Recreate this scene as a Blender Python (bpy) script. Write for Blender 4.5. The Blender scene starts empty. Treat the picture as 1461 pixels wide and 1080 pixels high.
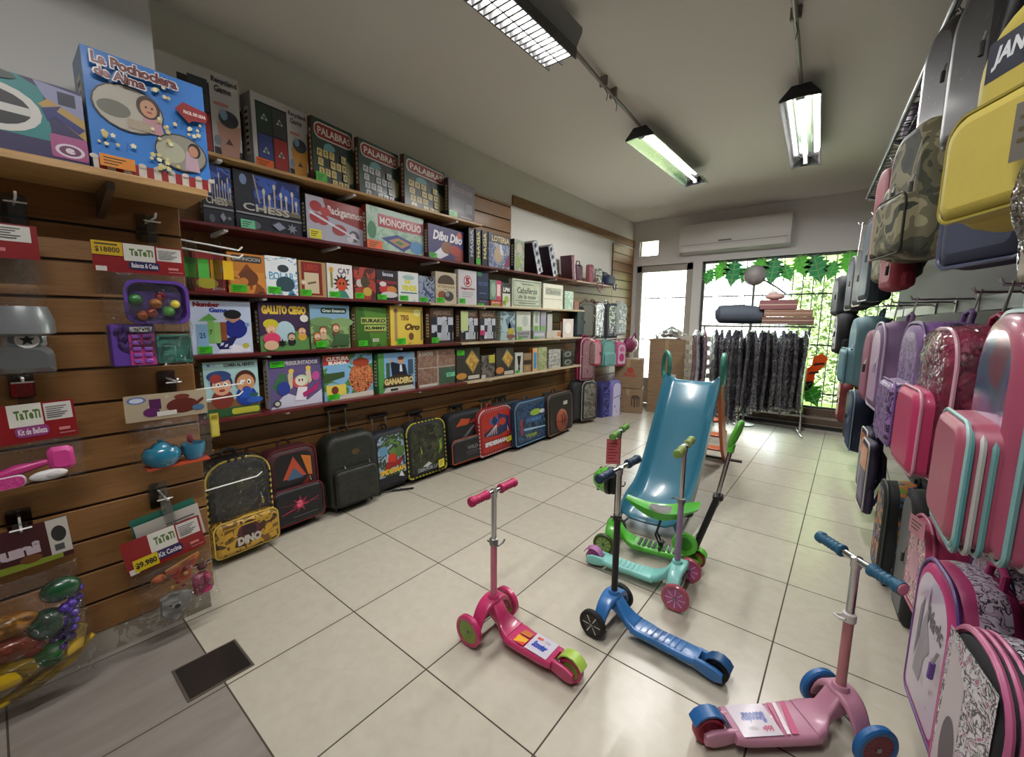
import bpy, math, random
from mathutils import Matrix, Vector
SC = bpy.context.scene
COL = SC.collection
random.seed(7)
pi = math.pi
sin, cos = math.sin, math.cos

# ------------------------------------------------------------------ camera
FPX, YAW, PITCH, ROLL, CH = 598.5, 0.677, 0.1362, 0.008, 1.57
_f = Vector((-sin(YAW)*cos(PITCH), cos(YAW)*cos(PITCH), -sin(PITCH)))
_r = Vector((cos(YAW), sin(YAW), 0)); _u = _r.cross(_f)
CR = cos(ROLL)*_r + sin(ROLL)*_u
CU = -sin(ROLL)*_r + cos(ROLL)*_u
cd = bpy.data.cameras.new('camera'); cam = bpy.data.objects.new('camera', cd); COL.objects.link(cam)
cam.matrix_world = Matrix(((CR.x, CU.x, -_f.x, 0), (CR.y, CU.y, -_f.y, 0), (CR.z, CU.z, -_f.z, CH), (0, 0, 0, 1)))
cd.sensor_fit = 'HORIZONTAL'; cd.sensor_width = 36.0; cd.lens = FPX/1461*36.0
cd.clip_start = 0.02; cd.clip_end = 200
SC.camera = cam
# ------------------------------------------------------------------ colour management, world, sun
SC.view_settings.view_transform = 'Standard'; SC.view_settings.look = 'None'
SC.view_settings.gamma = 1; SC.view_settings.use_curve_mapping = False
SC.view_settings.exposure = 1.1
SC.cycles.caustics_reflective = False; SC.cycles.caustics_refractive = False; SC.cycles.sample_clamp_indirect = 5.0
W = bpy.data.worlds.new('sky'); SC.world = W; W.use_nodes = True
bg = W.node_tree.nodes['Background']
bg.inputs[0].default_value = (0.86, 0.93, 1.0, 1); bg.inputs[1].default_value = 6.0
sd = bpy.data.lights.new('sun', 'SUN'); sd.energy = 12; sd.angle = 0.02; sd.color = (1, .95, .86)
sun = bpy.data.objects.new('sun', sd); COL.objects.link(sun)
sun.rotation_euler = (math.radians(32), 0, math.radians(-20))     # from behind the shop, high up: it lights the garden only
pd = bpy.data.lights.new('window_portal', 'AREA'); pd.shape = 'RECTANGLE'; pd.size = 3.6; pd.size_y = 2.6
pd.cycles.is_portal = True
po = bpy.data.objects.new('window_portal', pd); COL.objects.link(po)
po.location = (-1.45, 8.12, 1.4); po.rotation_euler = (-pi/2, 0, 0)

# ------------------------------------------------------------------ pixel of the 1461x1080 photograph -> point on a real plane
CAMP = Vector((0, 0, CH))
def ray(u, v):
    return CR*((u-730.5)/FPX) + CU*((540-v)/FPX) + _f
def at(u, v, ax, val):
    d = ray(u, v); return CAMP + d*((val-CAMP[ax])/d[ax])
def prj(p):
    q = Vector(p)-CAMP; z = q.dot(_f); return 730.5+FPX*q.dot(CR)/z, 540-FPX*q.dot(CU)/z
def rectx(u0, v0, u1, v1, x):
    um, vm = (u0+u1)/2, (v0+v1)/2
    return at(u0, vm, 0, x).y, at(um, v1, 0, x).z, at(u1, vm, 0, x).y, at(um, v0, 0, x).z

# ------------------------------------------------------------------ materials
def lin(h):
    if not isinstance(h, str): return tuple(h)+(1,)
    h = h.lstrip('#'); c = [int(h[i:i+2], 16)/255 for i in (0, 2, 4)]
    return tuple((x/12.92 if x <= .04045 else ((x+.055)/1.055)**2.4) for x in c)+(1,)
MC = {}
def mat(col, rough=.5, metal=0, coat=0, emit=0, bump=0, bscale=200, key=None, alpha=1):
    k = (col if isinstance(col, str) else tuple(col), rough, metal, coat, emit, bump, bscale)
    if k in MC: return MC[k]
    m = bpy.data.materials.new('paint'); m.use_nodes = True
    nt = m.node_tree; b = nt.nodes['Principled BSDF']
    b.inputs['Base Color'].default_value = lin(col); b.inputs['Roughness'].default_value = rough
    b.inputs['Metallic'].default_value = metal; b.inputs['Coat Weight'].default_value = coat
    b.inputs['Coat Roughness'].default_value = .12
    if emit:
        b.inputs['Emission Color'].default_value = lin(col); b.inputs['Emission Strength'].default_value = emit
    if bump:
        tc = nt.nodes.new('ShaderNodeTexCoord'); n = nt.nodes.new('ShaderNodeTexNoise'); n.inputs['Scale'].default_value = bscale
        bp = nt.nodes.new('ShaderNodeBump'); bp.inputs['Strength'].default_value = bump; bp.inputs['Distance'].default_value = .01
        nt.links.new(tc.outputs['Object'], n.inputs['Vector']); nt.links.new(n.outputs['Fac'], bp.inputs['Height'])
        nt.links.new(bp.outputs['Normal'], b.inputs['Normal'])
    MC[k] = m; return m
def art(cols, scale=18, rough=.45, coat=.1, detail=3, kind='noise', dist=1.0, stretch=(1, 1, 1), off=0, spread=.38, metal=0, const=True):
    """printed or woven pattern: procedural noise cut into the given colours"""
    k = ('art', tuple(cols), scale, rough, coat, detail, kind, dist, stretch, off, spread, metal, const)
    if k in MC: return MC[k]
    m = bpy.data.materials.new('print'); m.use_nodes = True
    nt = m.node_tree; b = nt.nodes['Principled BSDF']; L = nt.links.new
    b.inputs['Roughness'].default_value = rough; b.inputs['Coat Weight'].default_value = coat; b.inputs['Coat Roughness'].default_value = .15
    b.inputs['Metallic'].default_value = metal
    tc = nt.nodes.new('ShaderNodeTexCoord'); mp = nt.nodes.new('ShaderNodeMapping')
    mp.inputs['Scale'].default_value = stretch; mp.inputs['Location'].default_value = (off, off*.7, off*1.3)
    L(tc.outputs['Object'], mp.inputs['Vector'])
    if kind == 'noise':
        t = nt.nodes.new('ShaderNodeTexNoise'); t.inputs['Scale'].default_value = scale; t.inputs['Detail'].default_value = detail
        t.inputs['Distortion'].default_value = dist; o = t.outputs['Fac']
    elif kind == 'voro':
        t = nt.nodes.new('ShaderNodeTexVoronoi'); t.inputs['Scale'].default_value = scale; o = t.outputs['Distance']
    elif kind == 'cells':
        t = nt.nodes.new('ShaderNodeTexVoronoi'); t.inputs['Scale'].default_value = scale
        s = nt.nodes.new('ShaderNodeSeparateColor'); L(t.outputs['Color'], s.inputs[0]); o = s.outputs[0]; spread = .5
    else:
        t = nt.nodes.new('ShaderNodeTexWave'); t.inputs['Scale'].default_value = scale; t.inputs['Distortion'].default_value = dist
        t.inputs['Detail'].default_value = detail; o = t.outputs['Fac']; spread = .5
    L(mp.outputs['Vector'], t.inputs['Vector'])
    r = nt.nodes.new('ShaderNodeValToRGB'); r.color_ramp.interpolation = 'CONSTANT' if const else 'LINEAR'
    e = r.color_ramp.elements; n = len(cols)
    pos = [0.0]+[.5-spread*.5+spread*i/(max(1, n-2)) if n > 2 else .5 for i in range(n-1)]
    if kind in ('cells', 'wave', 'voro'): pos = [i/n for i in range(n)]
    e[0].position = 0; e[0].color = lin(cols[0]); e[1].position = pos[1]; e[1].color = lin(cols[1])
    for i in range(2, n):
        q = e.new(pos[i]); q.color = lin(cols[i])
    L(o, r.inputs['Fac']); L(r.outputs['Color'], b.inputs['Base Color'])
    MC[k] = m; return m
def film(name, tint=(1, 1, 1), gloss=.12, rough=.08, bump=.5, bs=14):
    m = bpy.data.materials.new(name); m.use_nodes = True; nt = m.node_tree; L = nt.links.new
    nt.nodes.remove(nt.nodes['Principled BSDF']); out = nt.nodes['Material Output']
    tr = nt.nodes.new('ShaderNodeBsdfTransparent'); tr.inputs[0].default_value = tuple(tint)+(1,)
    gl = nt.nodes.new('ShaderNodeBsdfGlossy'); gl.inputs['Roughness'].default_value = rough
    fr = nt.nodes.new('ShaderNodeFresnel'); fr.inputs['IOR'].default_value = 1.35
    ad = nt.nodes.new('ShaderNodeMath'); ad.operation = 'ADD'; ad.inputs[1].default_value = gloss; ad.use_clamp = True
    mx = nt.nodes.new('ShaderNodeMixShader')
    if bump:
        tc = nt.nodes.new('ShaderNodeTexCoord'); n = nt.nodes.new('ShaderNodeTexNoise'); n.inputs['Scale'].default_value = bs
        n.inputs['Detail'].default_value = 3; n.inputs['Distortion'].default_value = 1.5
        bp = nt.nodes.new('ShaderNodeBump'); bp.inputs['Strength'].default_value = bump; bp.inputs['Distance'].default_value = .05
        L(tc.outputs['Object'], n.inputs['Vector']); L(n.outputs['Fac'], bp.inputs['Height'])
        L(bp.outputs['Normal'], gl.inputs['Normal']); L(bp.outputs['Normal'], fr.inputs['Normal'])
    L(fr.outputs[0], ad.inputs[0]); L(ad.outputs[0], mx.inputs[0]); L(tr.outputs[0], mx.inputs[1]); L(gl.outputs[0], mx.inputs[2])
    L(mx.outputs[0], out.inputs[0]); return m
CHROME = mat('#c8c8c8', .18, 1); STEEL = mat('#8c8c8c', .35, 1); BLACKP = mat('#141414', .45); DARKM = mat('#2a2a2c', .4, .6)
WHITEP = mat('#e6e6e2', .45); RUBBER = mat('#101010', .7); GREYP = mat('#8d8d8b', .5)
CLEAR = film('clear_film', (.95, .95, .94), .04, .08, .9, 18); ACRYL = film('clear_acrylic', (.82, .83, .84), .06, .1, .1)
GLASS = film('window_glass', (.93, .96, .95), .0, .02, 0)

# ------------------------------------------------------------------ mesh builder
TXT = {}
def text_mesh(s, bold, ital):
    k = (s, bold, ital)
    if k in TXT: return TXT[k]
    c = bpy.data.curves.new('t', 'FONT'); c.body = s; c.resolution_u = 2; c.offset = .022*bold; c.shear = .25 if ital else 0
    o = bpy.data.objects.new('t', c); me = bpy.data.meshes.new_from_object(o)
    vs = [tuple(v.co) for v in me.vertices]; fs = [tuple(p.vertices) for p in me.polygons]
    bpy.data.objects.remove(o); bpy.data.curves.remove(c); bpy.data.meshes.remove(me)
    if not vs: vs = [(0, 0, 0)]
    x0 = min(v[0] for v in vs); x1 = max(v[0] for v in vs); y0 = min(v[1] for v in vs); y1 = max(v[1] for v in vs)
    w = max(x1-x0, 1e-4); h = max(y1-y0, 1e-4)
    TXT[k] = ([((v[0]-x0)/w, (v[1]-y0)/h) for v in vs], fs); return TXT[k]
def rect(x0, y0, x1, y1): return [(x0, y0), (x1, y0), (x1, y1), (x0, y1)]
def rrect(x0, y0, x1, y1, r, n=4):
    r = min(r, (x1-x0)/2*.999, (y1-y0)/2*.999); o = []
    for cx, cy, a in ((x1-r, y0+r, -90), (x1-r, y1-r, 0), (x0+r, y1-r, 90), (x0+r, y0+r, 180)):
        for i in range(n+1):
            t = math.radians(a+90*i/n); o.append((cx+r*cos(t), cy+r*sin(t)))
    return o
def arch(w, h, rt, rb, n=7):
    """outline: width w centred on x, from y=0 to h, big top corners, small bottom corners"""
    o = []; rt = min(rt, w/2*.98)
    for cx, cy, r, a in ((w/2-rb, rb, rb, -90), (w/2-rt, h-rt, rt, 0), (-w/2+rt, h-rt, rt, 90), (-w/2+rb, rb, rb, 180)):
        for i in range(n+1):
            t = math.radians(a+90*i/n); o.append((cx+r*cos(t), cy+r*sin(t)))
    return o
def ellp(cx, cy, rx, ry, n=20): return [(cx+rx*cos(2*pi*i/n), cy+ry*sin(2*pi*i/n)) for i in range(n)]
def starp(cx, cy, r, k=5, q=.45, rot=pi/2, ry=None):
    ry = ry or r
    return [(cx+(r if i % 2 == 0 else r*q)*cos(rot+pi*i/k), cy+(ry if i % 2 == 0 else ry*q)*sin(rot+pi*i/k)) for i in range(2*k)]
def dens(o, step=.03):
    r = []
    for i in range(len(o)):
        a, c = o[i], o[(i+1) % len(o)]; L = math.hypot(c[0]-a[0], c[1]-a[1]); k = max(1, int(L/step))
        for j in range(k): r.append((a[0]+(c[0]-a[0])*j/k, a[1]+(c[1]-a[1])*j/k))
    return r
def lump(p, amp, ph):
    x, y, z = p; f = amp
    return (x+f*sin(17*y+9*z+ph)+f*.6*sin(41*y-23*z+ph*2), y+f*.8*sin(19*x+13*z+ph*3), z+f*.7*sin(23*x+15*y+ph))
class B:
    def __init__(s, T=None): s.v = []; s.f = []; s.m = []; s.sm = []; s.mats = []; s.T = T or Matrix()
    def add(s, vs, fs, m, smooth=False):
        b = len(s.v); T = s.T; s.v += [tuple(T @ Vector(v)) for v in vs]
        if m not in s.mats: s.mats.append(m)
        i = s.mats.index(m)
        for f in fs: s.f.append([b+j for j in f]); s.m.append(i); s.sm.append(smooth)
        return s
    def loft(s, rings, m, cap0=True, cap1=True, smooth=True, closed=True, m1=None):
        n = len(rings[0]); vs = [p for r in rings for p in r]; fs = []
        for i in range(len(rings)-1):
            for j in range(n if closed else n-1):
                k = (j+1) % n; fs.append((i*n+j, i*n+k, (i+1)*n+k, (i+1)*n+j))
        s.add(vs, fs, m, smooth)
        if cap0: s.add(rings[0], [tuple(range(n))[::-1]], m)
        if cap1: s.add(rings[-1], [tuple(range(n))], m1 or m)
        return s
    def slab(s, out, rings, m, m1=None, smooth=True, m0=None):
        """outline in XY lofted along Z through (z, inset) rings"""
        xs = [p[0] for p in out]; ys = [p[1] for p in out]; cx, cy = (min(xs)+max(xs))/2, (min(ys)+max(ys))/2
        hw, hh = (max(xs)-min(xs))/2, (max(ys)-min(ys))/2
        R = []
        for z, q in rings:
            a, b = max(.02, 1-q/hw), max(.02, 1-q/hh)
            R.append([(cx+(x-cx)*a, cy+(y-cy)*b, z) for x, y in out])
        return s.loft(R, m, True, True, smooth, True, m1)
    def box(s, x0, y0, z0, x1, y1, z1, m, b=0):
        if b:
            o = [(x0+b, y0), (x1-b, y0), (x1, y0+b), (x1, y1-b), (x1-b, y1), (x0+b, y1), (x0, y1-b), (x0, y0+b)]
            return s.slab(o, [(z0, b), (z0+b, 0), (z1-b, 0), (z1, b)], m, smooth=False)
        v = [(x, y, z) for x in (x0, x1) for y in (y0, y1) for z in (z0, z1)]
        return s.add(v, [(0, 1, 3, 2), (4, 6, 7, 5), (0, 4, 5, 1), (2, 3, 7, 6), (0, 2, 6, 4), (1, 5, 7, 3)], m)
    def tube(s, pts, r, m, n=10, closed=False, smooth=True):
        P = [Vector(p) for p in pts]; N = len(P); rr = r if isinstance(r, (list, tuple)) else [r]*N
        rings = []; a = None
        for i in range(N):
            d = ((P[(i+1) % N]-P[i-1]) if closed else (P[min(i+1, N-1)]-P[max(i-1, 0)])).normalized()
            if a is None:
                a = d.orthogonal().normalized()
            a = (a-d*a.dot(d)).normalized(); b = d.cross(a)
            rings.append([tuple(P[i]+(a*cos(2*pi*k/n)+b*sin(2*pi*k/n))*rr[i]) for k in range(n)])
        if closed: rings.append(rings[0]); return s.loft(rings, m, False, False, smooth)
        return s.loft(rings, m, True, True, smooth)
    def cyl(s, p0, p1, r, m, n=16, r1=None): return s.tube([p0, p1], [r, r if r1 is None else r1], m, n)
    def lathe(s, prof, m, n=24, axis='z', c=(0, 0, 0), smooth=True):
        R = []
        for r, z in prof:
            ring = []
            for k in range(n):
                t = 2*pi*k/n; x, y = r*cos(t), r*sin(t)
                q = (x, y, z) if axis == 'z' else ((z, x, y) if axis == 'x' else (y, z, x))
                ring.append((q[0]+c[0], q[1]+c[1], q[2]+c[2]))
            R.append(ring)
        cl = tuple(prof[0]) == tuple(prof[-1]); return s.loft(R, m, not cl and prof[0][0] > 1e-6, not cl and prof[-1][0] > 1e-6, smooth)
    def ell(s, c, rx, ry, rz, m, n=16, k=10):
        R = []
        for i in range(k+1):
            t = -pi/2+pi*i/k; q = max(.001, cos(t))
            R.append([(c[0]+rx*q*cos(2*pi*j/n), c[1]+ry*q*sin(2*pi*j/n), c[2]+rz*sin(t)) for j in range(n)])
        return s.loft(R, m)
    def poly(s, pts, z, m): return s.add([(x, y, z) for x, y in pts], [tuple(range(len(pts)))], m)
    def plate(s, pts, z0, z1, m, m1=None): return s.loft([[(x, y, z0) for x, y in pts], [(x, y, z1) for x, y in pts]], m, True, True, False, True, m1)
    def surf(s, fn, nu, nv, m, smooth=True):
        vs = [tuple(fn(i/nu, j/nv)) for i in range(nu+1) for j in range(nv+1)]
        fs = [(i*(nv+1)+j, (i+1)*(nv+1)+j, (i+1)*(nv+1)+j+1, i*(nv+1)+j+1) for i in range(nu) for j in range(nv)]
        return s.add(vs, fs, m, smooth)
    def text(s, t, x0, y0, x1, y1, z, m, bold=1, ital=0, rot=0):
        vs, fs = text_mesh(t, bold, ital)
        if rot: return s.add([(x1-q*(x1-x0), y0+p*(y1-y0), z) for p, q in vs], fs, m)
        return s.add([(x0+p*(x1-x0), y0+q*(y1-y0), z) for p, q in vs], fs, m)
    def obj(s, name, parent=None, M=None):
        me = bpy.data.meshes.new(name); me.from_pydata(s.v, [], s.f); me.validate()
        for m in s.mats: me.materials.append(m)
        if len(me.polygons) == len(s.f):
            me.polygons.foreach_set('material_index', s.m); me.polygons.foreach_set('use_smooth', s.sm)
        me.set_sharp_from_angle(angle=math.radians(42))
        o = bpy.data.objects.new(name, me); COL.objects.link(o)
        if parent: o.parent = parent
        if M is not None: o.matrix_world = M
        return o
def tag(o, label, cat, group=None, kind=None):
    o['label'] = label; o['category'] = cat
    if group: o['group'] = group
    if kind: o['kind'] = kind
    return o
def thing(name, label, cat, M=None, group=None):
    o = bpy.data.objects.new(name, None); COL.objects.link(o); o.empty_display_size = .05
    if M is not None: o.matrix_world = M
    return tag(o, label, cat, group)
def struct(b, name, label=None):
    o = b.obj(name); o['kind'] = 'structure'
    if label: o['label'] = label
    return o
def face_frame(p, th=0, tilt=0):
    """local x to the right along the wall as seen from the aisle, y up, z out of the wall (left wall: x=+Y, z=+X)"""
    u = Vector((-sin(th), cos(th), 0)); n = Vector((cos(th), sin(th), 0)); v = Vector((0, 0, 1))
    if tilt:                                  # lean back
        v, n = v*cos(tilt)-n*sin(tilt), n*cos(tilt)+v*sin(tilt)
    return Matrix(((u.x, v.x, n.x, p[0]), (u.y, v.y, n.y, p[1]), (u.z, v.z, n.z, p[2]), (0, 0, 0, 1)))
def right_frame(p, th=0, tilt=0):
    """same for the right-hand fixture: x=-Y, z=-X"""
    return face_frame(p, th+pi, tilt)
def C(c, rough=.42, coat=.1): return c if not isinstance(c, (str, tuple)) else mat(c, rough, 0, coat)

# flat printing on a face: w x h rectangle whose lower left corner is x0,y0, z is the face level
def draw(b, prims, x0, y0, w, h, z, step=.0003):
    for i, p in enumerate(prims):
        zz = z+step*(i+1); k = p[0]; X = lambda t: x0+t*w; Y = lambda t: y0+t*h
        if k == 'r': b.poly(rect(X(p[1]), Y(p[2]), X(p[3]), Y(p[4])), zz, C(p[5]))
        elif k == 'rr': b.poly(rrect(X(p[1]), Y(p[2]), X(p[3]), Y(p[4]), p[6]*h), zz, C(p[5]))
        elif k == 'e': b.poly(ellp(X(p[1]), Y(p[2]), p[3]*w, p[4]*h), zz, C(p[5]))
        elif k == 'p': b.poly([(X(a), Y(c)) for a, c in p[1]], zz, C(p[2]))
        elif k == 's': b.poly([(X(a), Y(c)) for a, c in starp(p[1], p[2], p[3], p[5], p[6] if len(p) > 6 else .45, pi/2, p[3]*w/h)], zz, C(p[4]))
        elif k == 't': b.text(p[1], X(p[2]), Y(p[3]), X(p[4]), Y(p[5]), zz, C(p[6]), p[7] if len(p) > 7 else 1, p[8] if len(p) > 8 else 0)
        elif k == 'tv': b.text(p[1], X(p[2]), Y(p[3]), X(p[4]), Y(p[5]), zz, C(p[6]), 1, 0, 1)
def kid(cx, cy, s, skin, hair, shirt, a=1.0):
    """a small cartoon child (generic): body, head, hair, eyes, mouth; a = width/height of the face it is drawn on"""
    x = s/a
    return [('e', cx, cy-s*1.25, x*1.05, s*.95, shirt), ('e', cx, cy+s*.28, x*1.06, s*1.0, hair), ('e', cx, cy, x*.9, s*.88, skin),
            ('e', cx-x*.35, cy+s*.12, x*.2, s*.24, '#f4f4f0'), ('e', cx+x*.35, cy+s*.12, x*.2, s*.24, '#f4f4f0'),
            ('e', cx-x*.32, cy+s*.1, x*.1, s*.14, '#2a1c14'), ('e', cx+x*.32, cy+s*.1, x*.1, s*.14, '#2a1c14'), ('e', cx, cy-s*.42, x*.3, s*.12, '#8a2a22')]
# ================================================================== setting
XL, YB, ZC = -3.40, 7.90, 3.43          # shelf wall, window wall, ceiling
XP, YP = -2.60, 0.64                    # front pilaster with the toy panel
YR = -3.0                               # rear of the shop, behind the camera
rw = lambda y: 0.95-0.062*y             # right wall runs slightly askew
RTH = math.atan(.062)
PLASTER = mat('#d6d3cc', .8, bump=.15, bscale=9)
PLASTW = mat('#dad9d6', .75, bump=.12, bscale=8)
CEILM = mat('#dcd7d2', .85, bump=.1, bscale=5)
SLAT = art(['#714b22', '#7f572b', '#875f34', '#7a5227'], 3.0, .5, .1, 4, 'noise', 1.5, (30, 1, 30), 0, .3, 0, False)
SLATD = mat('#3a2510', .7)
FRAME = mat('#b4afa6', .55)

def floor_material():
    m = bpy.data.materials.new('stone_tile'); m.use_nodes = True; nt = m.node_tree; L = nt.links.new; N = nt.nodes.new
    b = nt.nodes['Principled BSDF']; tc = N('ShaderNodeTexCoord'); sp = N('ShaderNodeSeparateXYZ'); L(tc.outputs['Object'], sp.inputs[0])
    def mth(op, a, c=None, d=None):
        n = N('ShaderNodeMath'); n.operation = op
        for i, q in enumerate((a, c, d)):
            if q is None: continue
            if isinstance(q, (int, float)): n.inputs[i].default_value = q
            else: L(q, n.inputs[i])
        return n.outputs[0]
    t = .6002; ids = []; edges = []
    for i, o in ((0, -1.9653), (1, 1.6932)):
        s = mth('DIVIDE', mth('SUBTRACT', sp.outputs[i], o), t); f = mth('FRACT', s); ids.append(mth('FLOOR', s))
        edges.append(mth('MINIMUM', f, mth('SUBTRACT', 1.0, f)))
    e = mth('MINIMUM', edges[0], edges[1]); g = mth('LESS_THAN', e, .0055)
    cx = N('ShaderNodeCombineXYZ'); L(ids[0], cx.inputs[0]); L(ids[1], cx.inputs[1])
    wn = N('ShaderNodeTexWhiteNoise'); wn.noise_dimensions = '2D'; L(cx.outputs[0], wn.inputs['Vector'])
    n1 = N('ShaderNodeTexNoise'); n1.inputs['Scale'].default_value = 16; n1.inputs['Detail'].default_value = 9; n1.inputs['Distortion'].default_value = .5
    L(tc.outputs['Object'], n1.inputs['Vector'])
    n2 = N('ShaderNodeTexNoise'); n2.inputs['Scale'].default_value = 2.2; n2.inputs['Detail'].default_value = 8; n2.inputs['Distortion'].default_value = .6
    mp = N('ShaderNodeMapping'); mp.inputs['Scale'].default_value = (5, 1.1, 1); L(tc.outputs['Object'], mp.inputs['Vector']); L(mp.outputs[0], n2.inputs['Vector'])
    def ramp(fac, c0, c1, p0=.3, p1=.72):
        r = N('ShaderNodeValToRGB'); L(fac, r.inputs[0]); e = r.color_ramp.elements
        e[0].position = p0; e[0].color = lin(c0); e[1].position = p1; e[1].color = lin(c1); return r.outputs[0]
    def mix(f, a, c, kind='MIX'):
        x = N('ShaderNodeMix'); x.data_type = 'RGBA'; x.blend_type = kind
        for i, q in ((0, f), (6, a), (7, c)):
            if isinstance(q, (int, float)): x.inputs[i].default_value = q
            elif isinstance(q, tuple): x.inputs[i].default_value = q
            else: L(q, x.inputs[i])
        return x.outputs[2]
    beige = ramp(n1.outputs['Fac'], '#b3ac9c', '#bab4a5', .3, .75); grey = ramp(n2.outputs['Fac'], '#7d766e', '#8e8780', .3, .75)
    isg = mth('LESS_THAN', sp.outputs[1], .4928)
    c = mix(isg, beige, grey)
    v = mth('ADD', mth('MULTIPLY', wn.outputs['Value'], .1), .93)
    hv = N('ShaderNodeHueSaturation'); L(c, hv.inputs['Color']); L(v, hv.inputs['Value'])
    c = mix(g, hv.outputs[0], lin('#3c3428'))
    L(c, b.inputs['Base Color'])
    rr = mth('MAXIMUM', .27, mth('MULTIPLY', g, .8)); L(rr, b.inputs['Roughness'])
    bp = N('ShaderNodeBump'); bp.inputs['Strength'].default_value = .25; bp.inputs['Distance'].default_value = .004
    hh = mth('SUBTRACT', 1.0, g); L(hh, bp.inputs['Height']); L(bp.outputs[0], b.inputs['Normal'])
    return m
b = B(); b.box(-3.6, YR-.2, -.12, 1.4, YB+.05, 0, floor_material()); struct(b, 'floor')
b = B(); b.box(-3.6, YR-.2, ZC, 1.4, YB+.35, ZC+.2, CEILM); struct(b, 'ceiling')
b = B(); b.box(XL-.2, YR-.2, 0, XL, YB+.3, ZC, PLASTER); struct(b, 'wall_left')
b = B(); b.box(XL, YR, 0, XP-.03, YP-.03, ZC, PLASTW); struct(b, 'wall_front_pilaster')
b = B(); b.box(-3.6, YR-.2, 0, 1.4, YR, ZC, PLASTW); struct(b, 'wall_rear')
b = B(); b.add([(rw(YR), YR, 0), (rw(YB), YB, 0), (rw(YB)+.25, YB, 0), (rw(YR)+.25, YR, 0), (rw(YR), YR, ZC), (rw(YB), YB, ZC), (rw(YB)+.25, YB, ZC), (rw(YR)+.25, YR, ZC)],
      [(0, 1, 5, 4), (1, 2, 6, 5), (2, 3, 7, 6), (3, 0, 4, 7), (4, 5, 6, 7), (3, 2, 1, 0)], mat('#343230', .85)); struct(b, 'wall_right')
# window wall with openings for the vent, the door and the shop window
b = B(); T0, T1 = YB, YB+.22
b.box(XL, T0, 3.06, .7, T1, ZC, PLASTW)                       # above everything
b.box(XL, T0, 2.62, -3.27, T1, 3.06, PLASTW); b.box(-2.90, T0, 2.62, .7, T1, 3.06, PLASTW); b.box(-3.27, T0, 2.62, -2.90, T1, 2.80, PLASTW)
b.box(XL, T0, 0, -3.32, T1, 2.62, PLASTW); b.box(-2.28, T0, 0, -2.13, T1, 2.62, PLASTW)
b.box(-2.13, T0, 0, .7, T1, .26, art(['#4c3c30', '#6b584a', '#83705e', '#5b483a'], 60, .7, 0))
struct(b, 'wall_back')
b = B(); b.box(-3.27, YB+.08, 2.80, -2.90, YB+.1, 3.06, FRAME); b.box(-3.25, YB+.06, 2.82, -2.92, YB+.075, 2.92, mat('#f2efd8', .4, emit=0)); b.box(-3.25, YB+.05, 2.94, -2.92, YB+.065, 3.04, mat('#f2efd8', .4))
# the vent is two slanted panes of frosted glass
def frosted():
    m = bpy.data.materials.new('frosted'); m.use_nodes = True; nt = m.node_tree; nt.nodes.remove(nt.nodes['Principled BSDF'])
    a = nt.nodes.new('ShaderNodeBsdfTranslucent'); a.inputs[0].default_value = (.9, .88, .7, 1); nt.links.new(a.outputs[0], nt.nodes['Material Output'].inputs[0]); return m
b = B(); FR = frosted()
b.box(-3.27, YB+.03, 2.80, -3.245, YB+.1, 3.06, FRAME); b.box(-2.925, YB+.03, 2.80, -2.90, YB+.1, 3.06, FRAME)
for z in (2.81, 2.935): b.add([(-3.245, YB+.04, z), (-2.925, YB+.04, z), (-2.925, YB+.1, z+.115), (-3.245, YB+.1, z+.115)], [(0, 1, 2, 3)], FR)
struct(b, 'window_2', 'small louvred vent of two frosted panes above the glazed door')
# door
b = B(); x0, x1 = -3.32, -2.28; yy = YB+.05
for q in ((x0, 0, x0+.1, 2.62), (x1-.12, 0, x1, 2.62), (x0, 2.5, x1, 2.62), (x0, 0, x1, .5)): b.box(q[0], yy, q[1], q[2], yy+.06, q[3], FRAME, .006)
b.box(x0+.1, yy+.025, .5, x1-.12, yy+.031, 2.5, GLASS); d = struct(b, 'door_1', 'grey framed glazed door in the far left corner')
h = B(); h.tube([(-2.34, yy, 1.0), (-2.34, yy-.05, 1.0), (-2.34, yy-.05, 1.14), (-2.34, yy, 1.14)], .008, STEEL); h.obj('door_handle', d)
b = B(); yy = YB+.06
for q in ((-2.13, .26, -2.09, 2.62), (-2.13, 2.58, .5, 2.62), (-2.13, .26, .5, .29)): b.box(q[0], yy, q[1], q[2], yy+.05, q[3], mat('#4a4744', .5), .004)
b.box(-2.09, yy+.02, .29, .5, yy+.027, 2.58, GLASS); struct(b, 'window_1', 'wide shop window at the far end')
b = B(); b.box(-1.75, 7.52, 0, .45, YB, .07, mat('#d8d8d4', .4)); b.box(-1.75, 7.505, .03, .45, 7.52, .085, mat('#1b1a1a', .4)); b.box(-1.2, 7.62, .07, .45, 7.9, .16, art(['#4c3c30', '#6b584a', '#83705e'], 60, .7, 0)); struct(b, 'trim_2', 'low step under the shop window')
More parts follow.
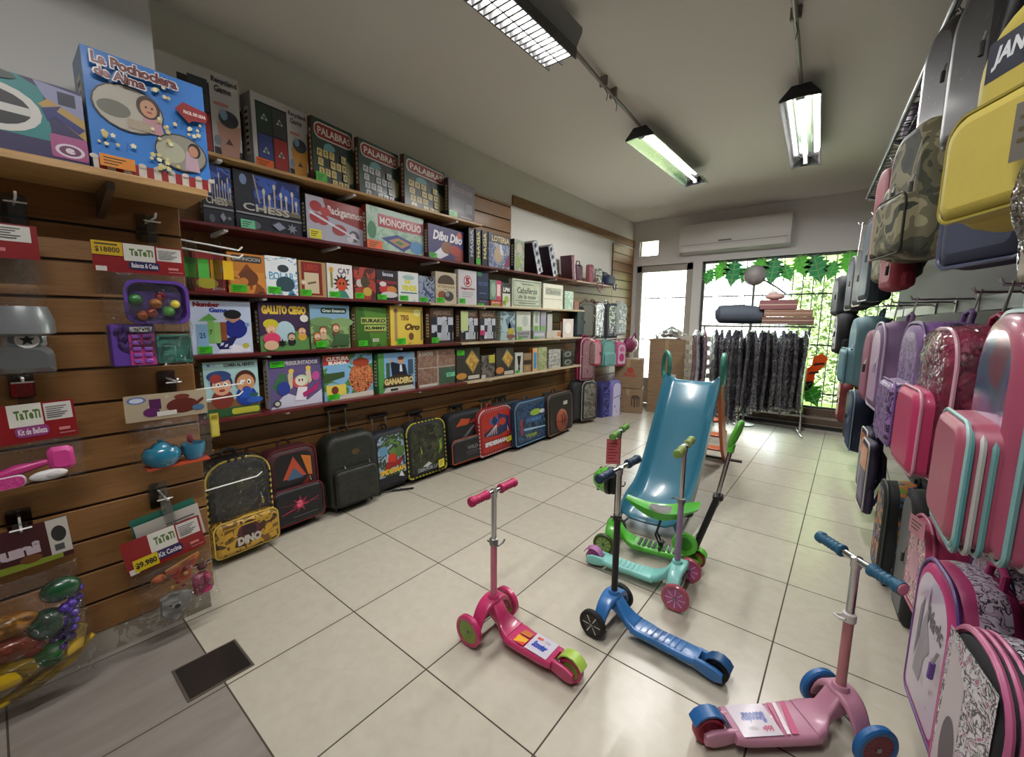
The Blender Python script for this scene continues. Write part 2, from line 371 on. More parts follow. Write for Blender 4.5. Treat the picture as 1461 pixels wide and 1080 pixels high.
# timber rail along the top of the shelf wall
b = B(); b.box(XL, 4.2, 2.98, XL+.022, YB, 3.10, SLAT, .004)
for i in range(12): b.cyl((XL+.02, 4.4+i*.3, 3.04), (XL+.026, 4.4+i*.3, 3.04), .008, DARKM, 8)
struct(b, 'trim_1', 'wooden rail along the top of the left wall')
b = B(); b.box(XP-.03, -1.2, 0, XP-.008, YP-.02, .14, art(['#b8b2a8', '#a79f92', '#8a8072', '#c4c0b8'], 9, .8, 0, 6)); struct(b, 'baseboard_left')
b = B()
b.box(-2.235, .362, -.002, -1.99, .612, .004, mat('#6e675c', .4, .6)); b.box(-2.225, .372, 0, -2.0, .602, .006, mat('#2b2723', .3, .3, .4))
tag(b.obj('floor_drain_cover'), 'dark metal square drain cover set in the tiles at lower left', 'drain cover')
def slat_panel(name, label, x, y0, y1, z0, z1, z_off=0):
    """slotted display panel: boards with real dark grooves between"""
    b = B(); b.box(x-.022, y0, z0, x-.012, y1, z1, SLATD); z = z0
    while z < z1-.02:
        t = min(z+.142, z1); b.box(x-.013, y0, z, x, y1, t, SLAT, .003); z += .154
    return tag(b.obj(name), label, 'slatwall panel')
slat_panel('slatwall_panel', 'brown slotted wall panel behind the bagged toys at left', XP, -1.2, YP, .12, 2.12)
slat_panel('slatwall_panel', 'brown slotted wall panel behind the board game shelves', XL+.025, .66, 4.16, .02, 2.97)
slat_panel('slatwall_panel', 'brown slotted wall panel behind the hanging backpacks, below the bare white wall', XL+.025, 4.165, 7.0, .02, 2.25)
slat_panel('slatwall_panel', 'sunlit slotted wall panel in the corner beside the glazed door', XL+.025, 7.005, YB-.01, .02, 2.94)

# ------------------------------------------------------------------ lamps
TUBE = mat('#fffaf4', .5, emit=5.0, key='tube'); WREF = mat('#f0f0ee', .25, .3); SIDEG = mat('#8a8a8c', .4, .2); ENDB = mat('#1d1e22', .5)
LAMPG = 'fluorescent ceiling lamps'
def strip_light(t, L, w, z, power):
    l = bpy.data.lights.new('lamp_light', 'AREA'); l.shape = 'RECTANGLE'; l.size = w; l.size_y = L-.08; l.energy = power; l.color = (1, .98, .965)
    o = bpy.data.objects.new('lamp_light', l); COL.objects.link(o); o.parent = t; o.location = (0, L/2, z)
def louvre_lamp(M, L, label):
    t = thing('ceiling_lamp', label, 'ceiling lamp', M, LAMPG)
    b = B(); o = [(-.14, .0), (.14, 0), (.14, -.03), (.10, -.10), (-.10, -.10), (-.14, -.03)]
    b.loft([[(x, 0, z) for x, z in o], [(x, L, z) for x, z in o]], SIDEG, True, True, False); b.obj('housing', t)
    b = B()
    for x in (-.055, .055): b = B(); b.cyl((x, .02, -.118), (x, L-.02, -.118), .013, TUBE, 10); b.obj('tube', t)
    b = B(); n = int(L/.045)
    LV = mat('#4a4a4a', .5)  # white slats coloured dark so the lit grille shows grey stripes
    for i in range(n): b.box(-.1, .02+i*.045, -.165, .1, .032+i*.045, -.134, LV)
    for x in (-.1, 0, .1): b.box(x-.004, .0, -.165, x+.004, L, -.102 if x else -.134, LV)
    b.obj('louvre_grille', t); strip_light(t, L, .12, -.1325, 46); return t
def open_lamp(M, L, label, right=False):
    t = thing('ceiling_lamp', label, 'ceiling lamp', M, LAMPG)
    o = [(-.13, -.10), (-.05, -.02), (.05, -.02), (.13, -.10), (.135, -.095), (.06, -.005), (-.06, -.005), (-.135, -.095)]
    b = B(); b.loft([[(x, 0, z) for x, z in o], [(x, L, z) for x, z in o]], mat('#b9bcbc', .12, .85), True, True, False); b.obj('reflector', t)
    b = B(); e = [(-.135, -.10), (-.05, -.09), (.05, -.09), (.135, -.10), (.135, -.085), (.06, 0), (-.06, 0), (-.135, -.085)]
    for y in (-.012, L): b = B(); b.loft([[(x, y, z) for x, z in e], [(x, y+.012, z) for x, z in e]], ENDB, smooth=False); b.obj('end_cap', t)
    b = B(); b.cyl((-.0, .03, -.06), (-.0, L-.03, -.06), .014, TUBE, 10); b.obj('tube', t)
    for y in (L-.06, .01): b = B(); b.box(-.03, y, -.085, .03, y+.05, -.02, ENDB, .005); b.obj('lamp_holder', t)
    strip_light(t, L, .03, -.0755, 26); return t
def rotz(p, a): return Matrix.Translation(p) @ Matrix.Rotation(a, 4, 'Z')
louvre_lamp(rotz((-1.60, .92, 3.36), 0), 1.56, 'long fluorescent ceiling lamp with white louvre grille, nearest the camera')
open_lamp(rotz((-1.70, 3.98, 3.36), math.radians(-1)), 1.72, 'fluorescent ceiling lamp with shiny reflector, on the same conduit behind the louvred lamp')
open_lamp(rotz((-.47, 4.05, 3.36), math.radians(3)), 1.72, 'single fluorescent lamp on the right-hand ceiling conduit')
open_lamp(rotz((-.35, -.9, 3.36), 0), 1.72, 'added unseen reflector lamp on the right-hand conduit behind the camera')  # extra lamp out of view, added to brighten the near end of the room
PIPE = mat('#7a746e', .45)
def conduit(pts, label, clips):
    t = thing('ceiling_conduit', label, 'conduit', Matrix.Translation(pts[0]))
    o = Vector(pts[0]); b = B(); b.tube([Vector(p)-o for p in pts], .014, PIPE, 8); b.obj('pipe', t)
    for c in clips:
        k = B(Matrix.Translation(Vector(c)-o)); k.box(-.03, -.012, -.022, .03, .012, .05, PIPE, .003); k.tube([(0, .02, -.02), (.01, .05, -.06), (.0, .06, -.1)], .003, BLACKP, 5); k.obj('clip', t)
conduit([(-1.61, 2.5, 3.37), (-1.66, 3.2, 3.37), (-1.70, 3.97, 3.37)], 'grey ceiling conduit between the two left-hand lamps', [(-1.655, 3.15, 3.38), (-1.67, 3.35, 3.38)])
conduit([(-.36, .85, 3.37), (-.42, 3.0, 3.37), (-.47, 4.04, 3.37)], 'grey ceiling conduit leading to the right-hand lamp', [(-.43, 3.2, 3.38)])

# ------------------------------------------------------------------ air conditioner
t = thing('air_conditioner', 'white split air conditioner on the wall above the shop window', 'air conditioner', Matrix.Translation((-2.46, YB-.022, 2.74)))
b = B(); ACW = mat('#d2d0cb', .4); o = [(0, .04), (-.02, .0), (-.2, .03), (-.235, .1), (-.235, .42), (-.215, .47), (0, .48)]
b.loft([[(x, y, z) for y, z in o] for x in (0, 1.62)], ACW, smooth=False); b.obj('housing', t)
b = B(); b.add([(.06, -.205, .028), (1.56, -.205, .028), (1.56, -.238, .11), (.06, -.238, .11)], [(0, 1, 2, 3)], mat('#e0ded9', .4)); b.box(.03, -.24, .125, 1.59, -.234, .131, mat('#6c6a66', .5)); b.obj('air_flap', t)
b = B(); b.box(.62, -.239, .15, .82, -.234, .175, mat('#6b6a67', .4)); b.obj('display', t)

# ------------------------------------------------------------------ outside
b = B(); b.box(-9, YB+.22, -.15, 8, 22, -.02, art(['#b9b5aa', '#c6c3ba', '#a9a69b'], 2, .9, 0)); struct(b, 'ground_outside')
b = B(); b.box(-1.3, 9.2, -.02, 6, 10.2, .02, art(['#4f7d24', '#6a9a34', '#88b548'], 25, .9, 0)); tag(b.obj('lawn'), 'strip of bright grass outside the shop window', 'grass', kind='stuff')
random.seed(3)
def leafy(name, label, c, r, n, cols, ls):
    b = B(); M = [mat(k, .6) for k in cols]
    b.ell(c, r[0]*.86, r[1]*.8, r[2]*.92, M[0], 18, 12)
    for i in range(n):
        a = random.uniform(0, 2*pi); q = random.uniform(-1, 1); s = math.sqrt(1-q*q)
        k = random.uniform(.82, 1.02)
        p = Vector((c[0]+r[0]*s*cos(a)*k, c[1]+r[1]*s*sin(a)*k, c[2]+r[2]*q*k))
        d = Vector((random.gauss(0, 1), random.gauss(0, 1), random.gauss(0, 1))).normalized()*ls*random.uniform(.6, 1.3); e = d.orthogonal().normalized()*ls*.4
        b.add([p-d*.5, p+e*.5, p+d*.5, p-e*.5], [(0, 1, 2, 3)], M[random.randrange(len(M))])
    return tag(b.obj(name), label, 'hedge')
b = B(); HG = [mat(k, .6) for k in ('#6a8048', '#869c60', '#a2b478', '#c4cc9c')]
b.box(-1.0, 10.6, 0, 5, 11.4, 2.55, HG[0])
for i in range(9000):
    p = Vector((random.uniform(-1.1, 2.6), random.uniform(10.4, 10.62), random.uniform(0, 2.65)))
    d = Vector((random.gauss(0, 1), random.gauss(0, .5), random.gauss(0, 1))).normalized()*.1; e = d.orthogonal().normalized()*.04
    b.add([p-d*.5, p+e*.5, p+d*.5, p-e*.5], [(0, 1, 2, 3)], HG[random.randrange(4)])
tag(b.obj('hedge'), 'clipped green hedge outside behind the window bars', 'hedge')
leafy('tree', 'yellow green tree crown above the hedge outside', (.2, 13.0, 3.6), (2.1, .9, 1.6), 3500, ('#8aa458', '#b4c478', '#d4dc98'), .16)
b = B(); b.box(-9, 13, -.1, -1.6, 13.2, 3.2, mat('#f4f1ea', .8)); b.box(-9, 12.8, 3.2, -1.6, 13.25, 3.35, mat('#d8d2c8', .8)); b.box(-6, 12.97, 0, -5, 13, 2.1, mat('#b9b4ac', .6)); tag(b.obj('garden_wall'), 'sunlit white building wall across the yard', 'building')
t = thing('window_grille', 'black security bars outside the shop window and door', 'security grille', Matrix.Translation((-3.3, YB+.3, 0)))
IRON = mat('#26262a', .5, .4); n = 0
for i in range(28):
    x = .06+i*.135; b = B(); b.cyl((x, 0, .0), (x, 0, 2.75), .0075, IRON, 8); b.obj('bar', t)
for z in (.45, 1.22, 2.02, 2.7): b = B(); b.box(0, -.012, z, 3.85, .012, z+.022, IRON); b.obj('cross_bar', t)
# ================================================================== shelves
MAROON = art(['#4e1415', '#5c191a', '#551617'], 4, .4, .2, 3, 'noise', 1, (1, 12, 12), 0, .3, 0, False)
PINE = art(['#b08a58', '#c09a68', '#a8814e'], 4, .45, .15, 3, 'noise', 1, (12, 1, 12), 0, .3, 0, False)
PALE = art(['#b3a184', '#c2b092', '#a89677'], 4, .45, .15, 3, 'noise', 1, (12, 1, 12), 0, .3, 0, False)
SZ = {'A': 2.565, 'B': 2.15, 'C': 1.735, 'D': 1.345, 'E': .93}
ROWN = {'A': 'top shelf', 'B': 'second shelf from the top', 'C': 'third shelf from the top', 'D': 'fourth shelf from the top', 'E': 'lowest shelf'}
def shelf(row, y0, y1, m, label, brackets, depth=.275):
    z = SZ[row]; t = thing('shelf', label, 'shelf', Matrix.Translation((XL+.03, y0, z)), 'shelves on the slotted wall')
    b = B(); b.box(0, 0, -.022, depth, y1-y0, 0, m, .003); b.obj('board', t)
    for y in brackets:
        b = B(); b.loft([[(0, y-y0-.012, -.024), (0, y-y0+.012, -.024), (0, y-y0+.012, -.05), (0, y-y0-.012, -.05)], [(depth-.02, y-y0-.012, -.024), (depth-.02, y-y0+.012, -.024), (depth-.02, y-y0+.012, -.038), (depth-.02, y-y0-.012, -.038)]], WHITEP, smooth=False); b.obj('bracket', t)
shelf('A', .72, 3.34, PINE, 'light wooden top shelf carrying the large word game boxes', (1.0, 1.9, 3.0))
shelf('B', .70, 5.30, MAROON, 'maroon shelf carrying the chess and backgammon boxes', (1.0, 1.75, 2.75, 3.6, 4.8))
shelf('B', 5.31, 6.62, art(['#a48a80', '#b49a8c'], 4, .45), 'pinkish board end of the second shelf, under the small bags', (5.8,))
shelf('C', .70, 2.62, MAROON, 'maroon board on the near half of the third shelf', (1.2, 2.3))
shelf('C', 2.63, 5.55, PALE, 'pale board on the far half of the third shelf, under the card game boxes', (3.4, 4.7))
shelf('D', .70, 3.02, MAROON, 'maroon board on the near half of the fourth shelf', (1.2, 2.3))
shelf('D', 3.03, 5.50, PALE, 'pale board on the far half of the fourth shelf', (3.9, 4.9))
shelf('E', .70, 3.10, MAROON, 'maroon board on the near half of the lowest shelf', (1.3, 2.5))
shelf('E', 3.11, 5.50, PALE, 'pale board on the far half of the lowest shelf', (3.5, 4.6))

# ================================================================== boxed games
GREEN, ORANGE, YELLOW, MINT = '#3fb81e', '#e8641a', '#d8cf1e', '#6fc79c'
PLACED = {}
def game(row, uL, uR, vT, label, base, prims=(), th=0, d=.06, xf=-3.16, side=None, st=GREEN, sp=(.03, .04, .2, .13), cat='board game', z=None, name='board_game', spine=None, grp='boxed games on the wall shelves', tilt=0, topm=None, w=None, hh=None):
    z0 = SZ[row] if z is None else z
    p = at(uL, vT, 0, xf); h = p.z-z0; y = p.y
    for _ in range(3):
        vm = prj((xf, y, z0+h/2))[1]; y = at(uL, vm, 0, xf).y
        h = at(prj((xf, y, z0+h))[0], vT, 0, xf).z-z0
    h = min(h, {'A': 9, 'B': .372, 'C': .372, 'D': .345, 'E': .37}.get(row, 9)) if z is None else h
    if hh: h = hh
    dr = ray(uR, vm); # intersect face line with the view ray in plan
    ud = Vector((-sin(th), cos(th)))
    den = dr.x*ud.y-dr.y*ud.x; ww = w or (dr.y*xf-dr.x*y)/den
    M = face_frame((xf, y, z0+.0015), th, tilt)
    sm = side or base; sm = C(sm); base = C(base)
    b = B(); v = [(0, 0, -d), (ww, 0, -d), (ww, h, -d), (0, h, -d), (0, 0, 0), (ww, 0, 0), (ww, h, 0), (0, h, 0)]
    b.add(v, [(0, 3, 2, 1), (0, 1, 5, 4), (2, 3, 7, 6), (1, 2, 6, 5)], sm); b.add(v, [(0, 4, 7, 3)], C(spine) if spine else sm); b.add(v, [(4, 5, 6, 7)], base)
    draw(b, list(prims), 0, 0, ww, h, 0)
    # printed lines on the spine (left side)
    if spine is not False:
        T0 = b.T; b.T = Matrix(((0, 0, -1, 0), (0, 1, 0, 0), (1, 0, 0, -d), (0, 0, 0, 1)))
        b.poly(rect(d*.3, h*.18, d*.7, h*.82), .0004, C('#b9ab8c' if spine is None else '#d6cfae'))
        for i in range(7): b.poly(rect(d*.36, h*(.22+.085*i), d*.64, h*(.26+.085*i)), .0008, C('#3c2a22'))
        b.T = T0
    o = b.obj(name, None, M); tag(o, label, cat, grp)
    if st:
        s = B(); s.plate(rect(0, 0, ww*sp[2], h*sp[3]), 0, .0015, C(st))
        for i in range(3): s.poly(rect(ww*sp[2]*.1, h*sp[3]*(.2+.24*i), ww*sp[2]*(.5+.12*i), h*sp[3]*(.3+.24*i)), .002, C('#1d4a12' if st == GREEN else '#4a3a10'))
        q = s.obj('price_sticker', o); q.location = (ww*sp[0], h*sp[1], .0003*(len(prims)+2))
    return o
def tiles_art(cx, cy, s, c0='#d8c48a', c1='#2c3a2c', n=5):
    o = []
    for i in range(n):
        for j in range(n-1):
            if (i*3+j*2) % 4 == 3: continue
            x = cx+(i-n/2)*s*.95-(j*.02); y = cy+(j-n/2)*s*.95
            o += [('p', [(x, y), (x+s*.82, y-.012), (x+s*.86, y+s*.72), (x+.01, y+s*.76)], c0), ('t', 'AEOSRNCLTPD'[(i*5+j*3) % 11], x+s*.25, y+s*.18, x+s*.6, y+s*.56, c1)]
    return o
# ---- top shelf
RECY = [('r', .07, .04, .62, .9, '#23262a'), ('r', .09, .5, .33, .87, '#27402f'), ('r', .36, .5, .6, .87, '#3b3f42'), ('r', .09, .05, .33, .47, '#33407e'), ('r', .36, .05, .6, .47, '#a02c2a')]
for (x, y) in ((.21, .7), (.48, .7), (.21, .25), (.48, .25)): RECY += [('s', x, y, .07, '#c8d0c8', 3, .5), ('e', x, y, .03, .03, '#5a6a60')]
RECY += [('t', 'Recycland', .65, .86, .98, .94, '#1c1c1e'), ('t', 'Game', .68, .77, .9, .85, '#1c1c1e'), ('r', .63, 0, 1, .12, '#1c1c20'), ('p', [(.72, .02), (.95, .02), (1, .42), (.68, .42)], '#b98d7c'), ('e', .84, .48, .13, .1, '#33373c'), ('e', .78, .52, .05, .06, '#7d9ab5'), ('r', .66, .62, .85, .65, '#c47a74'), ('s', .83, .2, .06, '#4a3028', 3, .5), ('e', .68, .2, .05, .06, '#8c8f99')]
WB = '#c4c2c0'
RA = [('r', .24, .04, .62, .84, '#23262a')]+[p for p in RECY[1:] if p[0] == 't' or (p[2] if p[0] == 'p' else p[1]) and (p[0] == 'p' or p[1] > .35)]; RB = [(p if p[0] != 'p' else ('p', p[1], '#c28a2c')) for p in RECY]
game('A', 224, 340, 68, 'white recycling game box with lilac cup, partly behind the blue popcorn box', WB, RA, th=-.02, d=.12, xf=-3.17, st=None, spine='#8e8f92')
game('A', 360, 437, 128, 'white recycling game box with coloured bins and an orange price sticker', WB, RB, th=.1, d=.13, xf=-3.15, st=ORANGE, sp=(.02, .0, .3, .13), spine='#8e8f8c')
PG = art(['#142a20', '#1b3a2a', '#20442f'], 12)
for (u0, u1, v, tc, lab, st) in ((446, 503, 164, '#d2bd72', 'dark green word game box bearing a green sticker, left of three alike', GREEN), (512, 568, 195, '#b9bcc0', 'dark green word game box with grey tiles, the middle of three alike', None), (577, 634, 219, '#cdb870', 'dark green word game box with yellowish tiles, right of three alike', None)):
    PR = [('rr', .05, .70, .99, .95, '#d8cfc4', .1), ('rr', .07, .72, .975, .93, '#8c1d1c', .09), ('t', 'PALABRAS', .13, .765, .94, .885, '#e4dccf'), ('e', .4, .58, .14, .09, '#5f9aa0'), ('t', '3D', .52, .56, .78, .69, '#15120e'), ('p', [(.1, .5), (.6, .58), (.95, .3), (.6, .1), (.12, .12)], '#10261c')]
    PR += tiles_art(.5, .36, .15, tc); PR += [('p', [(.76, .5), (.98, .42), (.95, .15), (.8, .1)], '#7b7340')]
    game('A', u0, u1, v, lab, PG, PR, th=.16, d=.045, xf=-3.14, st=st, sp=(.02, .02, .26, .14), side='#15281e', spine='#5c2a22')
game('A', 640, 677, 253, 'charcoal game box at the far end of the top shelf', art(['#3a3238', '#463d44', '#2f292e'], 25), [('t', 'Bonanza', .1, .72, .9, .9, '#7a5a6c', 1, 1), ('r', .12, .2, .6, .55, '#55505a'), ('r', .65, .25, .9, .5, '#6a646c'), ('r', .45, .1, .9, .13, '#8a868a')], th=.12, d=.06, xf=-3.14, sp=(.02, .03, .28, .16), side='#332c30')
# ---- second shelf
CHB = art(['#101218', '#1a1e2a', '#262c3c'], 14)
def chess(): 
    o = [('r', .28, .42, .98, .97, art(['#0e1430', '#1c2f6e', '#3a5cb4', '#12182c'], 9)), ('e', .13, .86, .05, .09, '#7a90b8'), ('p', [(.27, .98), (.29, .98), (.36, .5), (.34, .5)], '#a89c84')]
    for x, hh in ((.42, .3), (.5, .22), (.58, .42), (.68, .3), (.76, .26), (.86, .36), (.92, .2)):
        o += [('r', x-.012, .42, x+.012, .42+hh, '#b9b09a'), ('e', x, .42+hh, .022, .05, '#d0c8b4'), ('e', x, .43, .03, .05, '#968c78')]
    o += [('r', .3, .36, .98, .43, '#6b6456'), ('t', 'CHESS', .1, .34, .8, .47, '#b8b4aa'), ('r', .0, .27, 1, .3, '#8f8f92'), ('p', [(.5, .16), (.62, .24), (.74, .14), (.62, .05)], '#3c4150'), ('p', [(.52, .15), (.62, .22), (.72, .14), (.62, .07)], '#8a8fa0'), ('s', .83, .14, .09, '#7d808c', 7), ('e', .25, .1, .09, .07, '#5a5e68')]
    return o
game('B', 288, 331, 230, 'black chess box at the near end of the second shelf, half behind the pilaster', CHB, chess(), th=.0, d=.06, st=None)
game('B', 335, 428, 240, 'black chess box with glowing blue pieces and a mint price sticker', CHB, chess(), th=.02, d=.06, st=MINT, sp=(.05, .02, .2, .15))
game('B', 437, 517, 276, 'red and silver box with red counters and a yellow sticker on the second shelf', '#a8a6b4', [('p', [(.28, 1), (1, 1), (1, .45), (.36, .62)], '#8d2422'), ('t', 'Backgammon', .36, .62, 1.0, .86, '#dfd9d4'), ('e', .16, .78, .1, .12, '#a42c30'), ('e', .15, .52, .1, .12, '#a42c30'), ('e', .27, .5, .1, .12, '#a42c30'), ('e', .32, .7, .09, .1, '#b23a3c'), ('e', .55, .34, .13, .13, '#9a2a2c'), ('e', .82, .25, .1, .14, '#4b4850'), ('e', .8, .26, .05, .07, '#c8c4c8'), ('e', .74, .16, .06, .07, '#c8c4c8'), ('p', [(.05, .6), (.9, .16), (.9, .2), (.05, .66)], '#d8d4e0')], th=.09, d=.07, st=YELLOW, sp=(.03, .05, .2, .2), side='#2a262c', spine='#2a262c')
game('B', 523, 604, 291, 'property trading game box with white letters on a red band and an orange sticker', art(['#6f9a86', '#93b8a2', '#b4cdb8', '#5a8470'], 14), [('p', [(.0, .78), (.3, .98), (1, .95), (1, .8), (.5, .7)], '#a9c4b4'), ('r', .18, .56, .98, .86, '#a8202e'), ('t', 'MONOPOLIO', .21, .62, .95, .8, '#ece2de'), ('p', [(.22, .3), (.5, .45), (.85, .3), (.6, .06)], '#2b3f86'), ('p', [(.35, .28), (.52, .38), (.74, .28), (.58, .14)], '#b98a5a'), ('p', [(.45, .26), (.53, .31), (.62, .26), (.56, .2)], '#3a7a4c'), ('e', .86, .22, .13, .16, '#4f8fc4'), ('e', .08, .45, .07, .2, '#3f7a52')], th=.07, d=.06, st=ORANGE, sp=(0, .02, .24, .2), side='#7d1a20', spine='#8a1d22')
game('B', 611, 661, 318, 'purple drawing game box with white script title on the second shelf', art(['#2c2458', '#3a2f70', '#4a3a8c'], 10), [('r', .72, .0, 1, .45, '#8c3428'), ('t', 'Dibu Dilo', .12, .58, .96, .86, '#f0ecf4', 2, 1), ('p', [(.1, .12), (.4, .45), (.55, .2), (.3, .02)], '#e8e8f0'), ('e', .5, .4, .16, .18, '#8c5a3c'), ('e', .74, .36, .16, .16, '#b0382e'), ('e', .88, .86, .08, .1, '#c8502c')], th=.1, d=.06, sp=(.02, .02, .2, .16), side='#5a1a24', spine='#6a2028')
for (u0, u1, lab) in ((669, 676.5, 'slim black box stood spine out, first of three in a row on the second shelf'), (679, 686, 'slim black box with yellow lettering down its spine and a green sticker'), (688, 695.5, 'slim black box with yellow lettering, last of three in a row on the second shelf')):
    game('B', u0, u1, 325 if u0 > 675 else 324, lab, '#15161c', [('tv', 'MAGIA', .25, .22, .8, .95, '#d6c870' if u0 > 675 else '#a9b4c8')] + ([('r', .1, .0, .9, .2, GREEN)] if 678 < u0 < 680 else []), d=.18, st=None, spine=False)
game('B', 697, 727, 327, 'blue grey adventure game box with a yellow title across the top', art(['#6a7a9c', '#8c96b4', '#5c6484', '#a9a4a0', '#3c4054'], 12), [('r', 0, .74, 1, 1, '#43404c'), ('t', 'LOTERIA', .15, .78, .98, .95, '#d0c088'), ('e', .45, .4, .2, .22, '#b09a7c'), ('p', [(.7, .1), (1, .1), (1, .5)], '#7a3a5a'), ('p', [(.5, .7), (.6, .72), (.7, .4), (.55, .45)], '#c8ccd8')], d=.08, th=.05, st=None)
game('B', 734, 748, 338, 'greenish grey game box with a black spine next to the leaning boxes', art(['#5a6652', '#8a9480', '#a8aca0', '#46504a'], 12), [('e', .5, .75, .3, .15, '#b8b0a0'), ('e', .4, .3, .2, .2, '#8aa05a')], d=.06, th=.15, st=None, spine='#14161a', side='#14161a')
# boxes leaning sideways on the second shelf: same builder turned about the face normal
def lean(u0, vb, w, h, d, deg, label, base, prims, x=-3.14):
    p = at(u0, vb, 0, x); M = face_frame((x, p.y, SZ['B']), .05) @ Matrix.Rotation(math.radians(deg), 4, 'Z')
    b = B(); b.box(0, 0, -d, w, h, 0, C(base), .002); draw(b, prims, 0, 0, w, h, .0005); return tag(b.obj('board_game', None, M), label, 'board game', 'boxed games on the wall shelves')
LG = art(['#9a9ca4', '#b4b6bc', '#7c7e88', '#5a5c68'], 20)
for u0, lab in ((768, 'grey dotted game box leaning sideways on the second shelf, nearer of two'), (790, 'grey dotted game box leaning sideways on the second shelf, farther of two')):
    lean(u0, 379, .12, .40, .2, 22, lab, '#2c2632', [('r', 0, 0, 1, 1, LG)]+[('e', .5, .12+.25*i, .22, .07, '#23202a') for i in range(4)])
lean(817, 394, .1, .34, .18, 9, 'dark maroon patterned box leaning beside the small handbags', '#4a2630', [('r', 0, 0, .7, 1, art(['#3a1c28', '#5c2c3c', '#8a6a70', '#2a141c'], 40)), ('r', .7, 0, 1, 1, '#b8a0a4')])
